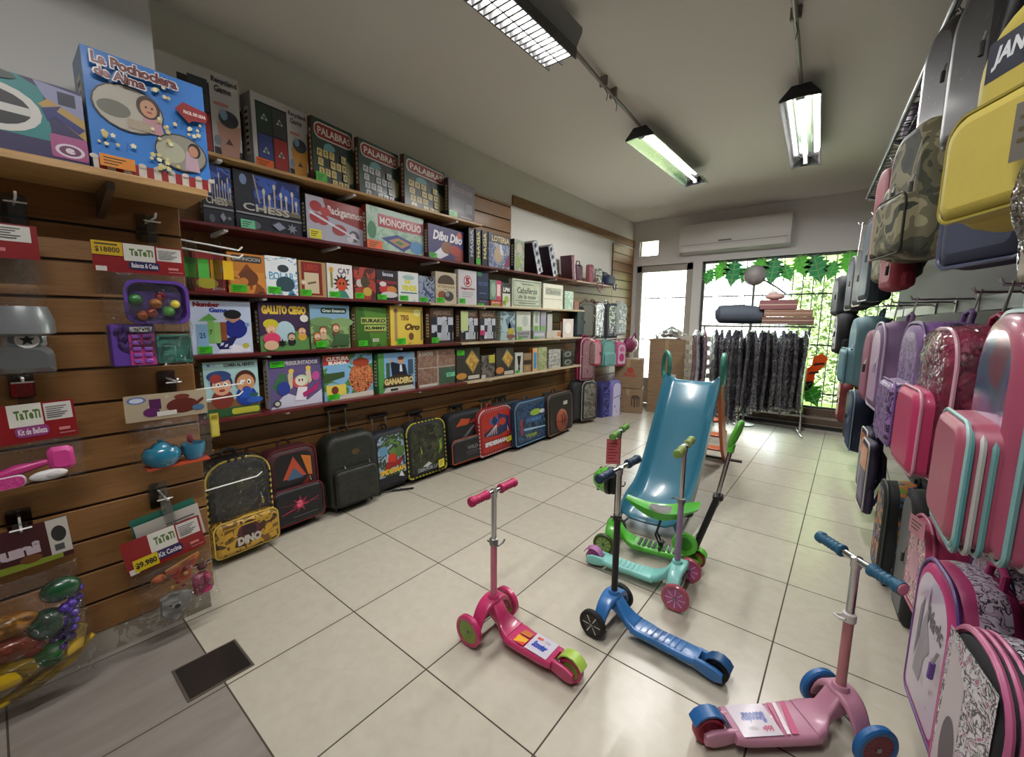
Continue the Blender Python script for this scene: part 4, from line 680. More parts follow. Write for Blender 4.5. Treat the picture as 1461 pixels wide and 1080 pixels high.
# steel coloured toy at far left
t, w, H = toybag('toy_blender', 'grey toy blender in clear plastic at the far left of the panel', -60, 318, 66, 540, .22, [('r', .3, .5, .92, .96, '#cfcfc8'), ('r', .4, .2, .6, .3, '#c87878')]+lines(.42, .86, .8, 5, .07), RED, hk=(20, 300))
SG = mat('#8f9394', .25, .7); PLG = mat('#7c8082', .3, .2, .5)
b = B(); b.lathe([(.0, .27), (.07, .27), (.085, .22), (.085, .17), (.06, .16), (.0, .16)], PLG, 22, 'y', (w*.66, 0, .05)); b.obj('lid', t)
b = B(); b.slab(arch(.16, .11, .05, .01), [(0, .01), (.06, 0), (.09, .02)], SG); b.T = Matrix(); o = b.obj('base', t); o.location = (w*.62, .02, .0)
b = B(); b.box(w*.66-.055, .115, .01, w*.66+.055, .175, .08, PLG, .012); b.obj('neck', t)
b = B(); b.poly(ellp(w*.68, .145, .032, .03), .0815, C('#d8d8d4')); b.poly(starp(w*.68, .145, .022), .083, C('#2c2c2e')); b.obj('star_badge', t)
b = B(); b.plate([(w*.8, .1), (w*.95, .12), (w*.93, .2), (w*.82, .2)], .0, .01, C('#a0201c')); b.obj('backing_card', t)
# toy cash register with groceries
t, w, H = toybag('toy_cash_register', 'purple toy cash register with basket in clear plastic under red header card', 140, 350, 268, 522, .235, tateti('Balanza & Caixa', '#241c50', '$18800', 1), RED, th=.09, hk=(208, 325))
PUR2 = mat('#5a3a90', .35, 0, .3); PK = mat('#b0387c', .4); TQ = mat('#3fa392', .35, 0, .3)
b = B(); b.slab(rrect(w*.05, .005, w*.54, H*.46, .01), [(0, 0), (.05, 0), (.06, .006)], PUR2); b.obj('register_body', t)
b = B(); b.plate(rrect(w*.24, .01, w*.52, H*.36, .005), .06, .064, PK)
b.plate(rect(w*.26, H*.38, w*.5, H*.43), .06, .0625, WHITEP); b.text('TaTeTi', w*.3, H*.39, w*.46, H*.42, .063, C('#333333'), 2); b.obj('keypad', t)
for i in range(2):
    for j in range(5): b = B(); b.box(w*(.27+.12*i), .018+j*H*.066, .064, w*(.36+.12*i), .018+j*H*.066+H*.042, .072, mat('#7c4aa0', .4), .003); b.obj('key', t)
b = B(); b.slab(rrect(w*.56, .01, w*.98, H*.34, .012), [(0, 0), (.03, 0), (.03, .008), (.012, .01)], TQ); b.box(w*.62, .015, .012, w*.78, H*.22, .03, TQ, .004); b.obj('tray', t)
b = B(); ou = rrect(w*.24, H*.46, w*.97, H*.93, .045); b.slab(ou, [(.0, .012), (.05, 0), (.065, .0), (.065, .012), (.02, .02)], PUR2); b.obj('basket', t)
for c, x, y, r in (('#c8662c', .42, .55, .022), ('#c87828', .58, .68, .023), ('#b8402c', .52, .58, .022), ('#4c9a34', .72, .6, .024), ('#c8b838', .8, .68, .02), ('#2c6a34', .36, .72, .026), ('#a82a2c', .64, .76, .02)):
    b = B(); b.ell((w*x, H*y, .055), r, r, r*.8, mat(c, .3, 0, .4)); b.obj('toy_food', t)
# beauty kit
t, w, H = toybag('toy_beauty_kit', 'pink toy hairbrush and hairdryer set in clear plastic at left edge of panel', -30, 577, 117, 690, .48, tateti('Kit de Belleza', '#8c3c78')+[('r', 0, .3, .2, .7, '#2c7a34')], RED, skew=.03, hk=(30, 545))
HP = mat('#b83078', .35, 0, .3)
b = B(); b.tube([(w*.02, H*.28, .03), (w*.3, H*.42, .035), (w*.62, H*.5, .04)], [.016, .022, .012], HP, 12); b.obj('brush_handle', t)
b = B(); b.box(w*.62, H*.25, .01, w*.9, H*.82, .06, mat('#c83c88', .4), .014); b.obj('hairdryer_head', t)
b = B(); b.slab(rrect(-w*.1, H*.04, w*.38, H*.34, .02), [(.05, .004), (.055, 0), (.062, .004)], mat('#c8c0c8', .4)); b.plate(rrect(-w*.08, H*.06, w*.36, H*.32, .018), .062, .064, art(['#b02c74', '#c84a90'], 160)); b.obj('toy_mirror', t)
b = B(); b.ell((w*.6, H*.2, .06), w*.2, H*.13, .014, mat('#cfcccb', .35)); b.ell((w*.66, H*.2, .07), w*.1, H*.08, .01, mat('#bdb9b8', .35)); b.obj('mirror_handle', t)
# tea set
t, w, H = toybag('toy_tea_set', 'toy tea set with blue pot in clear plastic under a beige card', 180, 560, 298, 660, .36, [('r', 0, 0, 1, 1, art(['#b8ac94', '#a89a80', '#c4b8a0'], 12)), ('e', .14, .8, .11, .14, '#5a6a9a'), ('e', .14, .8, .08, .09, '#c0c8d8'), ('r', .28, .4, .42, .8, '#4c1c4c'), ('e', .3, .3, .1, .18, '#5a2058'), ('e', .68, .45, .2, .3, '#5c2018'), ('e', .68, .8, .1, .1, '#6a2c20'), ('p', [(.84, .5), (.95, .7), (.96, .6), (.86, .38)], '#5c2018'), ('r', .36, .12, .6, .3, '#d0ccc0'), ('e', .88, .3, .08, .12, '#4a6a8a')], '#b8ac94', th=.1, hk=(238, 545))
TB = mat('#24708c', .2, 0, .6)
b = B(); b.lathe([(.0, 0), (.05, 0), (.07, .025), (.072, .06), (.058, .082), (.024, .088), (.0, .088)], TB, 24, 'y', (w*.33, .012, .06)); b.obj('teapot_body', t)
b = B(); b.tube(ellp(w*.33, 0, .046, .046, 24) and [(w*.33+.06*cos(a*pi/12), .074, .06+.048*sin(a*pi/12)) for a in range(24)], .004, mat('#b8482c', .4), 6, True); b.obj('rim', t)
b = B(); b.lathe([(.0, .096), (.04, .096), (.03, .112), (.01, .12), (.012, .13), (.0, .132)], TB, 18, 'y', (w*.33, 0, .06)); b.obj('teapot_lid', t)
b = B(); b.lathe([(.0, 0), (.032, 0), (.046, .04), (.05, .075), (.042, .075), (.0, .03)], mat('#2a7a9c', .25, 0, .5), 20, 'y', (w*.72, .014, .06)); b.obj('cup', t)
b = B(); b.slab(rrect(w*.12, .002, w*.9, .012, .004), [(.02, 0), (.1, 0)], mat('#b8482c', .4)); b.obj('tray', t)
b = B(); b.ell((w*.7, .11, .05), .014, .024, .012, mat('#b83838', .4)); b.obj('toy_spoon', t)
p = at(303, 605, 0, XP+.1); b = B(); b.plate(rect(-.018, -.06, .02, .06), 0, .003, C('#b8a838')); b.plate(rect(-.012, .03, .014, .05), .003, .0036, C('#8c7c28')); b.plate(rect(-.012, -.05, .014, .02), .003, .0036, C('#cabc58'))
tag(b.obj('price_card', None, face_frame((XP+.13, p.y, p.z))), 'small yellow price card hanging beside the toy tea set', 'card')
# kitchen kit with pizza, with the card packs behind it
for i, (dx, dv, col) in enumerate(((0, 0, '#1c6a58'), (6, 8, '#b8b4ac'))):
    y0, z0, y1, z1 = rectx(194+dx, 728+dv, 288+dx, 775+dv, XP+.085+.012*i); b = B(); b.plate(rect(0, 0, y1-y0, z1-z0), 0, .004, C(col)); draw(b, [('t', 'TaTeTi', .1, .3, .4, .6, '#3c3c3a', 2)]+lines(.45, .7, .9, 5, .09), 0, 0, y1-y0, z1-z0, .004)
    b.plate([((y1-y0)*.5, z1-z0), ((y1-y0)*.62, z1-z0), ((y1-y0)*.6, z1-z0+.09), ((y1-y0)*.52, z1-z0+.09)], .0, .002, ACRYL)
    tag(b.obj('header_card', None, face_frame((XP+.085+.012*i, y0, z0)) @ Matrix.Rotation(.14, 4, 'Z')), ('teal header card behind the toy pizza pack', 'white barcode card just behind the toy pizza pack')[i], 'card')
t, w, H = toybag('toy_pizza_set', 'toy pizza and kitchen set in clear plastic, lowest pack beside the corner', 198, 752, 310, 880, .36, tateti('Kit Cocina', '#241c50')+[('r', .08, .05, .38, .42, '#c8b018'), ('t', '$9.980', .1, .12, .36, .32, '#2a2410', 2)], RED, th=.09, skew=.12, hk=(226, 705))
b = B(); pz = [(w*.86, H*.98)]+[(w*.86-.14*cos(a-.25), H*.98-.115*sin(a)) for a in [.2+.14*i for i in range(9)]]; b.plate(pz[::-1], .03, .05, mat('#b87838', .5)); b.plate([((x-w*.6)*.86+w*.6, (y-H*.7)*.86+H*.7) for x, y in pz[::-1]], .05, .054, mat('#c84c28', .4)); b.obj('toy_pizza', t)
for x, y, c in ((.5, .66, '#b83028'), (.62, .74, '#d8b040'), (.42, .6, '#c8a038'), (.56, .56, '#b83028')): b = B(); b.ell((w*x, H*y, .056), .01, .01, .006, mat(c, .4)); b.obj('topping', t)
b = B(); b.slab([(w*.34, H*-.02), (w*.6, H*.2), (w*.66, H*.38), (w*.42, H*.5), (w*.24, H*.46), (w*.2, H*.2)], [(.02, .003), (.04, 0), (.05, .006)], mat('#c4c6c6', .35)); b.poly(ellp(w*.42, H*.24, .012, .011), .0505, mat('#2a2020', .5)); b.poly(ellp(w*.34, H*.3, .005, .005), .0505, mat('#2a2020', .5)); b.obj('toy_grater', t)
b = B(); b.slab(rrect(w*.66, H*.22, w*.92, H*.6, .02), [(.02, .004), (.05, 0), (.06, .01)], mat('#b83068', .35)); b.obj('toy_pot', t)
b = B(); b.ell((w*.86, H*.68, .03), .022, .018, .02, mat('#6a1c1c', .4)); b.obj('toy_tomato', t)
b = B(); b.ell((w*.3, H*.8, .03), .03, .02, .02, mat('#c86a2c', .4)); b.obj('toy_carrot', t)
# bag of toy vegetables
t, w, H = toybag('toy_vegetable_bag', 'clear bag of coloured plastic vegetables at the lower left corner', -40, 752, 130, 985, .25, [('r', 0, .06, .8, 1, '#3c1418'), ('t', 'luni', .3, .3, .72, .62, '#b8a8b0', 3), ('p', [(0, .0), (.9, .0), (.9, .12), (0, .2)], '#7c8a2c'), ('r', .8, .12, 1, 1, '#b8b4ac'), ('e', .9, .62, .07, .2, '#2a2a28'), ('r', .84, .2, .93, .36, '#4a4a48'), ('e', .62, .2, .1, .1, '#6a4020')], '#3c1418', th=.16, skew=.05, hk=(28, 745))
for n_, c, x, y, rx, ry, rz in (('toy_pepper', '#c88a18', .3, .66, .085, .044, .04), ('toy_carrot', '#b84818', .28, .48, .09, .045, .04), ('toy_lemon', '#c8a418', .26, .28, .08, .052, .05), ('toy_cabbage', '#14502c', .62, .56, .06, .062, .05), ('toy_lettuce', '#2c8a3c', .62, .3, .062, .048, .045), ('toy_tomato', '#a82a20', .46, .42, .034, .034, .03), ('toy_avocado', '#1c4a2c', .8, .8, .06, .05, .04)):
    b = B(); b.ell((w*x, H*y, .075), rx, ry, rz, mat(c, .25, 0, .5), 20, 12); b.obj(n_, t)
b = B()
for i in range(30):
    a = i*2.4; k = i/30; b.ell((w*(.7+.2*k)+.022*cos(a), H*(.36+.38*k)+.02*sin(a), .08+.022*sin(a*1.7)), .018, .018, .018, mat('#4a2c94', .25, 0, .5), 8, 6)
b.obj('toy_grapes', t)
b = B(); b.tube([(w*.05, H*.06, .06), (w*.4, H*.12, .07), (w*.75, H*.2, .07), (w*1.0, H*.3, .06)], [.016, .026, .028, .01], mat('#c8a41c', .3, 0, .4), 12); b.obj('toy_banana', t)
b = B(); b.tube([(w*.6, H*.24, .09), (w*.8, H*.32, .09), (w*.93, H*.44, .08)], [.02, .034, .014], art(['#b8922c', '#c8a43c', '#a87c20'], 120), 12); b.obj('toy_corn', t)
hook(208, 325, 'hook with clear plate above the toy cash register'); hook(238, 545, 'hook with clear plate between the cash register and the tea set')
hook(30, 545, 'hook with a red label above the toy beauty kit', red=True); hook(226, 705, 'double hook holding the toy pizza pack'); hook(28, 745, 'hook holding the bag of toy vegetables'); hook(20, 300, 'hook hidden behind the toy blender card at far left')
# clear acrylic strip with toy dominoes on the shelf side of the corner
t = thing('acrylic_hook', 'clear acrylic double hook holding yellow and green cards by the corner', 'hook', face_frame((-2.66, .642, 1.72)))
for i, c in enumerate(('#3a9a34', '#4caa40', '#c89a20', '#d8b020')): b = B(); b.plate(rect(.02+.055*i, .06, .068+.055*i, .16), -.02+.004*i, -.016+.004*i, C(c)); b.obj('domino_card', t)
for i in range(2): b = B(); b.plate(rrect(.03+.11*i, .0, .07+.11*i, .26, .01), .0, .004, ACRYL); b.obj('acrylic_plate', t)
for y in (.2, .24): b = B(); b.tube([(0, y, .01), (.26, y-.02, .012), (.28, y+.0, .012)], .005, WHITEP, 6); b.obj('prong', t)

# ================================================================== near shelf with two big toy boxes
t = thing('shelf', 'light wooden shelf at upper left carrying the popcorn maker box', 'shelf', Matrix.Translation((XP, -1.0, 2.13)), 'shelves on the slotted wall')
b = B(); b.box(0, 0, -.03, .335, YP+1.03, 0, PINE, .003); b.obj('board', t)
for y in (.35, 1.36):
    b = B(); b.loft([[(0, y-.012, -.032), (0, y+.012, -.032), (0, y+.012, -.13), (0, y-.012, -.13)], [(.28, y-.012, -.032), (.28, y+.012, -.032), (.28, y+.012, -.06), (.28, y-.012, -.06)]], STEEL, smooth=False); b.obj('bracket', t)
SZ['N'] = 2.13
POP = art(['#1c64b4', '#2a78c8', '#2468b0'], 30, stretch=(1, .4, 2))
pr = [('r', 0, 0, 1, .11, '#c8c0b4')]+[('r', .04+i*.125, 0, .1+i*.125, .11, '#8c1c1c') for i in range(8)]+[('e', .008+.125*i, .11, .032, .02, '#c8c0b4') for i in range(9)]
pr += [('e', .32, .58, .29, .2, '#3c3630'), ('e', .32, .58, .275, .188, '#b0aa9c'), ('e', .2, .55, .13, .07, '#6a6a5c'), ('p', [(.4, .42), (.6, .42), (.56, .6), (.44, .6)], '#b88a90'), ('e', .48, .64, .1, .1, '#3c2418'), ('e', .48, .63, .07, .075, '#c09070'), ('e', .46, .64, .01, .01, '#2a1a14'), ('e', .51, .64, .01, .01, '#2a1a14'), ('e', .485, .6, .025, .008, '#a83c3c'), ('r', .3, .42, .5, .5, '#a89884')]
pr += [('e', .74, .31, .24, .17, '#3a342e'), ('e', .74, .31, .225, .158, '#8c887c'), ('e', .64, .3, .13, .1, '#a8a890'), ('p', [(.76, .16), (.9, .16), (.88, .33), (.78, .34)], '#b89aa8'), ('e', .86, .36, .06, .07, '#241812'), ('e', .85, .35, .045, .052, '#b88468')]
random.seed(5)
for i in range(46):
    c = random.choice(((.62, .42), (.5, .22), (.66, .55), (.12, .25), (.84, .53), (.55, .14), (.62, .8))); pr.append(('s', c[0]+random.gauss(0, .05), c[1]+random.gauss(0, .035), random.uniform(.015, .03), random.choice(('#d8cc8c', '#c8b870', '#e4dcb4')), 5, .7))
pr += [('p', [(.7, .7), (.78, .78), (1, .745), (1, .65), (.86, .63), (.82, .6)], '#8c1a1e'), ('t', 'FACIL DE USAR', .78, .68, .99, .71, '#e4d4cc', 2)]
for e_, c, bd in ((.012, '#e0dcd4', 5), (0, '#6a1c20', 2)): pr += [('t', 'La Pochoclera', .06-e_, .865-e_*.7, .74+e_, .955+e_*.7, c, bd), ('t', 'de Alma', .07-e_, .77-e_*.7, .46+e_, .85+e_*.7, c, bd)]
game('N', 124, 291, 62, 'big blue popcorn maker box with red and white striped base', POP, pr, xf=-2.30, th=.0, d=.2, st='#d88420', sp=(.04, .03, .27, .1), side='#7f9cc0', spine='#7f9cc0', cat='toy box', name='toy_box', grp='big toy boxes on the near shelf')
game('N', -80, 116, 72, 'teal and purple toy box with a white steering wheel at upper left edge', '#241a50', [('p', [(0, .25), (.7, .25), (.72, .4), (.68, .9), (.5, 1), (0, 1)], '#1f7f80'), ('p', [(.62, 1), (1, .95), (1, .6), (.7, .8)], '#8a8cb0'), ('r', .8, .76, .94, .93, '#141a38'), ('p', [(.64, .7), (1, .35), (1, .62), (.72, .8)], '#b09048'), ('p', [(.66, .66), (.82, .74), (.78, .66), (1, .5), (.94, .42), (.76, .58), (.7, .5)], '#141c6a'), ('e', .3, .55, .36, .3, '#d0cec8'), ('e', .3, .55, .28, .22, '#1a1c1e'), ('r', .1, .5, .58, .6, '#c8c8c4'), ('rr', .7, .06, 1, .36, '#a04c80', .03), ('e', .85, .17, .12, .09, '#d8c8d4'), ('e', .85, .17, .09, .065, '#6a3458'), ('t', 'e', .81, .13, .89, .21, '#d8c8d4', 3), ('e', .3, .95, .2, .06, '#3a4a44')], xf=-2.305, d=.25, st=None, spine=False, cat='toy box', name='toy_box', grp='big toy boxes on the near shelf')

for i, (x, z, L, lab) in enumerate(((-2.64, 1.20, .24, 'upper bare white wire hook on the pilaster edge in front of the lowest shelf'), (-2.62, 1.14, .22, 'lower bare white wire hook on the pilaster edge in front of the lowest shelf'), (-2.66, .64, .3, 'bare white wire hook on the pilaster edge in front of the dinosaur bag'))):
    t = thing('display_hook', lab, 'hook', Matrix.Translation((x, .641, z)))
    b = B(); b.tube([(0, 0, 0), (0, L*.9, .01), (0, L, .03)], .004, WHITEP, 6); b.obj('prong', t); b = B(); b.box(-.012, 0, -.03, .012, .004, .03, WHITEP, .001); b.obj('plate', t)
# ================================================================== backpacks
def fabric(c, s=300): return mat(c, .75, bump=.25, bscale=s)
ZIP = mat('#b8b8b4', .3, .8)
def backpack(name, label, M, w, h, d, body, front, rt=.11, pocket=None, prims=(), piping=None, gusset=None, handle=True, trolley=0, wheels=False, straps=False, side=None, film_on=False, group=None, cat='backpack', pulls=1, bend=0, tag_card=None, hook_up=0, pocket_prims=(), shell=None, check=None, lumpy=.0035):
    """local x across, y up, z out of the front; origin at the middle of the back's lower edge"""
    t = thing(name, label, cat, M, group); body = C(body, .7, 0); front = C(front, .6, .05)
    y0 = .045 if wheels else 0.0; H = h-y0
    ou = [(x, y+y0) for x, y in arch(w, H, min(rt, w*.48), .035)]
    b = B(); g = C(gusset, .6, .1) if gusset else body
    o3 = dens(ou); ph = sum(ord(c) for c in label) % 17
    def part(rings, m, c0, c1, m1=None):
        n0 = len(b.v); hw, hh = w/2, H/2; R = []
        for z, q in rings: R.append([(x*(1-q/hw), y0+hh+(y-y0-hh)*(1-q/hh), z) for x, y in o3])
        b.loft(R, m, c0, c1, True, True, m1)
        b.v[n0:] = [lump(p, lumpy*(1 if .02 < p[1] else 0)*max(0, min(1, (d*.97-p[2])/(d*.2))), ph) for p in b.v[n0:]]
    part([(0, .05), (.006, .02), (.02, .006), (d*.25, 0)], body, True, False)
    part([(d*.25, 0), (d*.4, -.004), (d*.55, -.004), (d*.66, -.001)], g, False, False); part([(d*.66, -.001), (d*.8, .002), (d*.9, .008), (d*.97, .02), (d, .042)], body, False, True, front)
    draw(b, prims, -w*.4, y0+H*.07, w*.8, H*.85, d, .0004); b.obj('body', t)
    if piping:
        for zz in ((d*.93,) if not check else (d*.93,)):
            b = B(); pts = [(x*.985, (y-y0-H/2)*.985+y0+H/2, zz) for x, y in ou]
            if check:
                n = len(pts)
                for i in range(n):
                    a, c = Vector(pts[i]), Vector(pts[(i+1) % n]); k = max(1, int((c-a).length/.02))
                    for q in range(k):
                        b.cyl(a+(c-a)*q/k, a+(c-a)*(q+1)/k, .008, C(piping) if q % 2 == 0 else C(check), 6)
            else: b.tube(pts, .006, C(piping), 6, True)
            b.obj('piping', t)
    if pocket:
        ph, pw, pm, pt, pp = pocket[:5]; rtp = pocket[5] if len(pocket) > 5 else .05
        b = B(); po = [(x, y+y0+.015) for x, y in arch(w*pw, H*ph, min(rtp, w*pw*.48, H*ph*.48), .03)]
        b.slab(po, [(d-.015, -.004), (d+pt*.35, 0), (d+pt*.75, .004), (d+pt*.93, .012), (d+pt, .026)], C(pm, .6, .1) if not side else body, C(pm, .5, .15))
        draw(b, pocket_prims, -w*pw*.42, y0+.036, w*pw*.84, H*ph*.8, d+pt, .0004); b.obj('front_pocket', t)
        if pp: b = B(); b.tube([(x, y, d+pt*.75) for x, y in po], .005, C(pp), 6, True); b.obj('pocket_piping', t)
    if handle:
        b = B(); b.tube([(-.045, h-.012, d*.25), (-.04, h+.03, d*.22), (0, h+.042, d*.2), (.04, h+.03, d*.22), (.045, h-.012, d*.25)], .009, body, 8); b.obj('handle', t)
    for i in range(pulls):
        b = B(); x = w*(.3-.5*i); b.tube([(x, h*.6, d+.004), (x+.004, h*.6-.03, d+.012)], .0035, ZIP, 6); b.tube([(x+.004, h*.6-.03, d+.012), (x+.006, h*.6-.075, d+.014)], .007, C(piping or '#303030'), 6); b.obj('zipper_pull', t)
    for s in (-1, 1):
        b = B(); b.slab([(x*.7+s*0, y) for x, y in arch(d*.7, H*.34, .03, .02)], [(0, .004), (.02, 0), (.03, .012)], body)
        b.v = [(s*(w/2-.012+z), y+y0+.01, d*.42+x) for x, y, z in b.v]; b.obj('side_pocket', t)
    if straps:
        for s in (-1, 1):
            b = B(); b.tube([(s*w*.16, h*.96, .01), (s*w*.2, h*.8, -.035), (s*w*.26, h*.4, -.045), (s*w*.34, h*.12, .0)], [.012, .016, .014, .008], body, 8); b.obj('shoulder_strap', t)
    if trolley:
        for s in (-1, 1): b = B(); b.tube([(s*.075, h*.5, -.008), (s*.075, h+trolley, -.008)], .009, mat('#8c8478', .4, .3), 8); b.obj('trolley_tube', t)
        b = B(); b.box(-.1, h+trolley-.012, -.024, .1, h+trolley+.016, .008, BLACKP, .007); b.obj('trolley_grip', t)
    if wheels:
        for s in (-1, 1):
            b = B(); b.lathe([(0, -.014), (.026, -.014), (.03, -.008), (.03, .008), (.026, .014), (0, .014)], RUBBER, 16, 'x', (s*w*.36, .03, .03)); b.obj('wheel', t)
        b = B(); b.box(-w*.42, .028, .0, w*.42, y0+.01, d*.8, DARKM, .006); b.obj('wheel_base', t)
        for s in (-1, 1): b = B(); b.cyl((s*w*.36, 0.001, d*.75), (s*w*.36, y0+.005, d*.75), .01, DARKM, 8); b.obj('foot', t)
    if hook_up:
        b = B(); b.tube([(0, h+.02, d*.2), (0, h+hook_up, d*.1)], .004, CHROME, 6); b.obj('hanging_loop', t)
    if tag_card:
        x, y, tw, th_, c = tag_card; b = B(); b.plate(rect(-tw/2, -th_/2, tw/2, th_/2), 0, .0015, C(c)); 
        for i in range(3): b.poly(rect(-tw*.35, th_*(.2-.2*i), tw*(.3-.1*i), th_*(.27-.2*i)), .002, C('#4a4018'))
        o = b.obj('price_tag', t); o.matrix_local = Matrix.Translation((x*w, y*h, d+.02+(pocket[3] if pocket and y < pocket[0] else .01))) @ Matrix.Rotation(.2, 4, 'Y')
    if film_on:
        b = B(); n = 26; o2 = [(x*1.03, (y-H*.5)*1.03+H*.5+y0*.2) for x, y in ou]
        b.slab(o2, [(.01, 0), (d*.8, 0), (d+.012, .02), (d+.02, .06)], CLEAR); b.obj('plastic_cover', t)
    return t
def floorbag(u0, v0, u1, v1, th=0, tilt=.06, **k):
    um = (u0+u1)/2; p = at(um, v1, 2, 0); xf = p.x
    for _ in range(2):
        yl = at(u0, (v0+v1)/2, 0, xf).y; yr = at(u1, (v0+v1)/2, 0, xf).y
    zt = at(um, v0, 0, xf-.05).z; d = k.pop('d', .17)
    q = Vector((max(xf-d*cos(th), XL+.065+zt*tilt), (yl+yr)/2-d*sin(th), 0.001))
    return face_frame(q, th, tilt), (yr-yl)/max(.5, cos(th)), zt, d
FB = 'wheeled school backpacks along the left wall'
def fbag(name, label, box, th=0, tilt=.07, d=.17, **k):
    M, w, h, d = floorbag(*box, th=th, tilt=tilt, d=d); k.setdefault('group', FB); return backpack(name, label, M, w*k.pop('ws', 1), h*k.pop('hs', 1), d, **k)
BLK = art(['#101012', '#16161a', '#0c0c0e'], 40, .6, .1)
DARKNY = mat('#0f1013', .7, bump=.2, bscale=200)
fbag('backpack', 'black plastic wrapped wheeled backpack with dinosaur pocket, nearest on the floor', (296, 652, 392, 795), th=.06, d=.2, tilt=.02, body=DARKNY, front=art(['#0d0f10', '#14181a', '#1e2420', '#0a0b0c'], 9), rt=.13, wheels=True,
     piping='#c8b04c', check='#161616', pocket=(.36, 1.0, art(['#2c1a12', '#6a4a18', '#b08a2c', '#3c2414', '#8c6a20'], 12), .07, '#c8a848'), pocket_prims=[('e', .5, .55, .22, .4, '#3c1820'), ('s', .5, .6, .22, '#54202c', 12, .8), ('e', .5, .62, .14, .26, '#2c1218'), ('t', 'DINO', .28, .16, .72, .48, '#b4aea4', 3), ('p', [(.06, .5), (.22, .62), (.2, .8), (.08, .76)], '#b88c28'), ('p', [(.78, .3), (.95, .42), (.92, .66), (.8, .56)], '#b88c28'), ('r', .05, .88, .95, .94, '#a8882c')],
     prims=[('e', .55, .74, .34, .16, '#191d18'), ('e', .58, .76, .16, .08, '#3a3c24'), ('p', [(.3, .4), (.5, .6), (.54, .58), (.36, .38)], '#26302c')], film_on=True)
fbag('backpack', 'black and dark red wheeled backpack between the dinosaur bag and the camo bag', (380, 636, 452, 752), th=.04, d=.18, body=mat('#3c1216', .65), front=art(['#141214', '#1c1618', '#100e10'], 12), rt=.08, wheels=True, piping='#5c1a20',
     prims=[('p', [(.2, .62), (.5, .95), (.8, .62)], '#a8442c'), ('p', [(.3, .6), (.5, .78), (.72, .6)], '#3c5a74'), ('p', [(.7, .95), (.95, .9), (.95, .6), (.85, .62)], '#b86a28'), ('p', [(.5, .4), (.9, .62), (.8, .34)], '#702418')], pocket=(.46, 1.02, art(['#101013', '#15151a'], 10), .05, '#6a1c24'), pocket_prims=[('s', .5, .55, .22, '#8c1c3c', 7, .35), ('e', .48, .55, .07, .13, '#d85a6c'), ('p', [(.05, .3), (.95, .62), (.95, .64), (.05, .33)], '#a82448'), ('p', [(.05, .62), (.95, .5), (.95, .52), (.05, .64)], '#7c2038'), ('r', .3, .12, .9, .15, '#54545c')])
fbag('backpack', 'black camouflage trolley backpack with both steel tubes pulled up', (461, 616, 533, 722), th=.02, d=.2, body=art(['#0d0f0c', '#15180f', '#1c1e16', '#090a09'], 16, .6, .1), front=art(['#0d0f0c', '#171a12', '#20221a', '#090a09'], 16, .6, .1), rt=.1, wheels=True, trolley=.2, pulls=2,
     prims=[('e', .55, .78, .1, .05, '#4c3c1c'), ('r', .15, .6, .9, .606, '#2c2e2a'), ('r', .12, .35, .92, .356, '#2c2e2a')], pocket=(.5, .86, art(['#0e100c', '#181b12', '#22241a', '#0a0b0a'], 18, .6, .1), .05, '#1a1c18'))
fbag('backpack', 'colourful hero print backpack with gold lettering, right of the camo bag', (529, 612, 580, 700), th=.05, d=.15, body=mat('#15161e', .65), front=art(['#1c2438', '#3c5a78', '#8a9cb0', '#2c3c28', '#5a7a3c', '#181c2c'], 8), rt=.08, wheels=True, trolley=.12,
     prims=[('e', .5, .5, .16, .11, '#b8341c'), ('p', [(.2, .3), (.8, .34), (.9, .5), (.6, .42), (.3, .46)], '#8c1c1c'), ('e', .2, .7, .16, .1, '#5a88a8'), ('e', .8, .62, .18, .12, '#4c6c34'), ('r', 0, .0, 1, .16, '#14161e'), ('t', 'SPIDERMAN', .04, .2, .96, .31, '#d0a838', 3), ('p', [(.7, .1), (.9, .06), (.8, .2)], '#c8c8cc')])
fbag('backpack', 'black backpack with checkered edge, red pulls and a yellow price tag', (581, 600, 636, 684), th=.0, d=.16, body=DARKNY, front=art(['#0f110e', '#191c14', '#2c3020', '#4a4c30', '#121410'], 14), rt=.1, wheels=True, trolley=.07, piping='#a8a028', check='#141414', pulls=2,
     prims=[('e', .55, .5, .12, .09, '#3c4034'), ('e', .55, .5, .08, .06, '#121410'), ('p', [(.84, .3), (.98, .4), (.98, .66), (.86, .6)], '#5a7a2c'), ('t', 'DEN FOR LIFE', .15, .02, .85, .1, '#8a9096', 2), ('p', [(.3, .12), (.5, .2), (.6, .14), (.45, .1)], '#b8b8b4')], tag_card=(.28, .22, .09, .08, '#d0c438'))
fbag('backpack', 'black backpack with orange flame print and a rounded black front pocket', (638, 586, 688, 662), th=-.02, d=.16, body=DARKNY, front=art(['#121214', '#1c1c20', '#0e0e10'], 14), rt=.08, wheels=True, trolley=.05,
     prims=[('p', [(.1, .78), (.3, .95), (.6, .9), (.5, .78)], '#a84420'), ('p', [(.5, .8), (.9, .95), (.9, .82)], '#8c2018'), ('p', [(.3, .5), (.7, .75), (.75, .72), (.4, .48)], '#5a5c60'), ('p', [(.75, .5), (.98, .6), (.9, .48)], '#7c2028')], pocket=(.46, 1.02, art(['#131315', '#1b1b1f'], 14), .05, '#a8502c', .06), pocket_prims=[('t', 'WILD', .35, .5, .7, .7, '#6a6a72', 2), ('r', .3, .35, .78, .39, '#54545c'), ('r', .35, .22, .7, .25, '#54545c')])
fbag('backpack', 'dark camouflage backpack behind the red web print bag', (704, 572, 748, 640), th=.0, d=.14, body=mat('#16181a', .7), front=art(['#1c1e1a', '#2c3024', '#12140f', '#5a5c48'], 14), rt=.09, wheels=True, trolley=.04, tilt=.0)
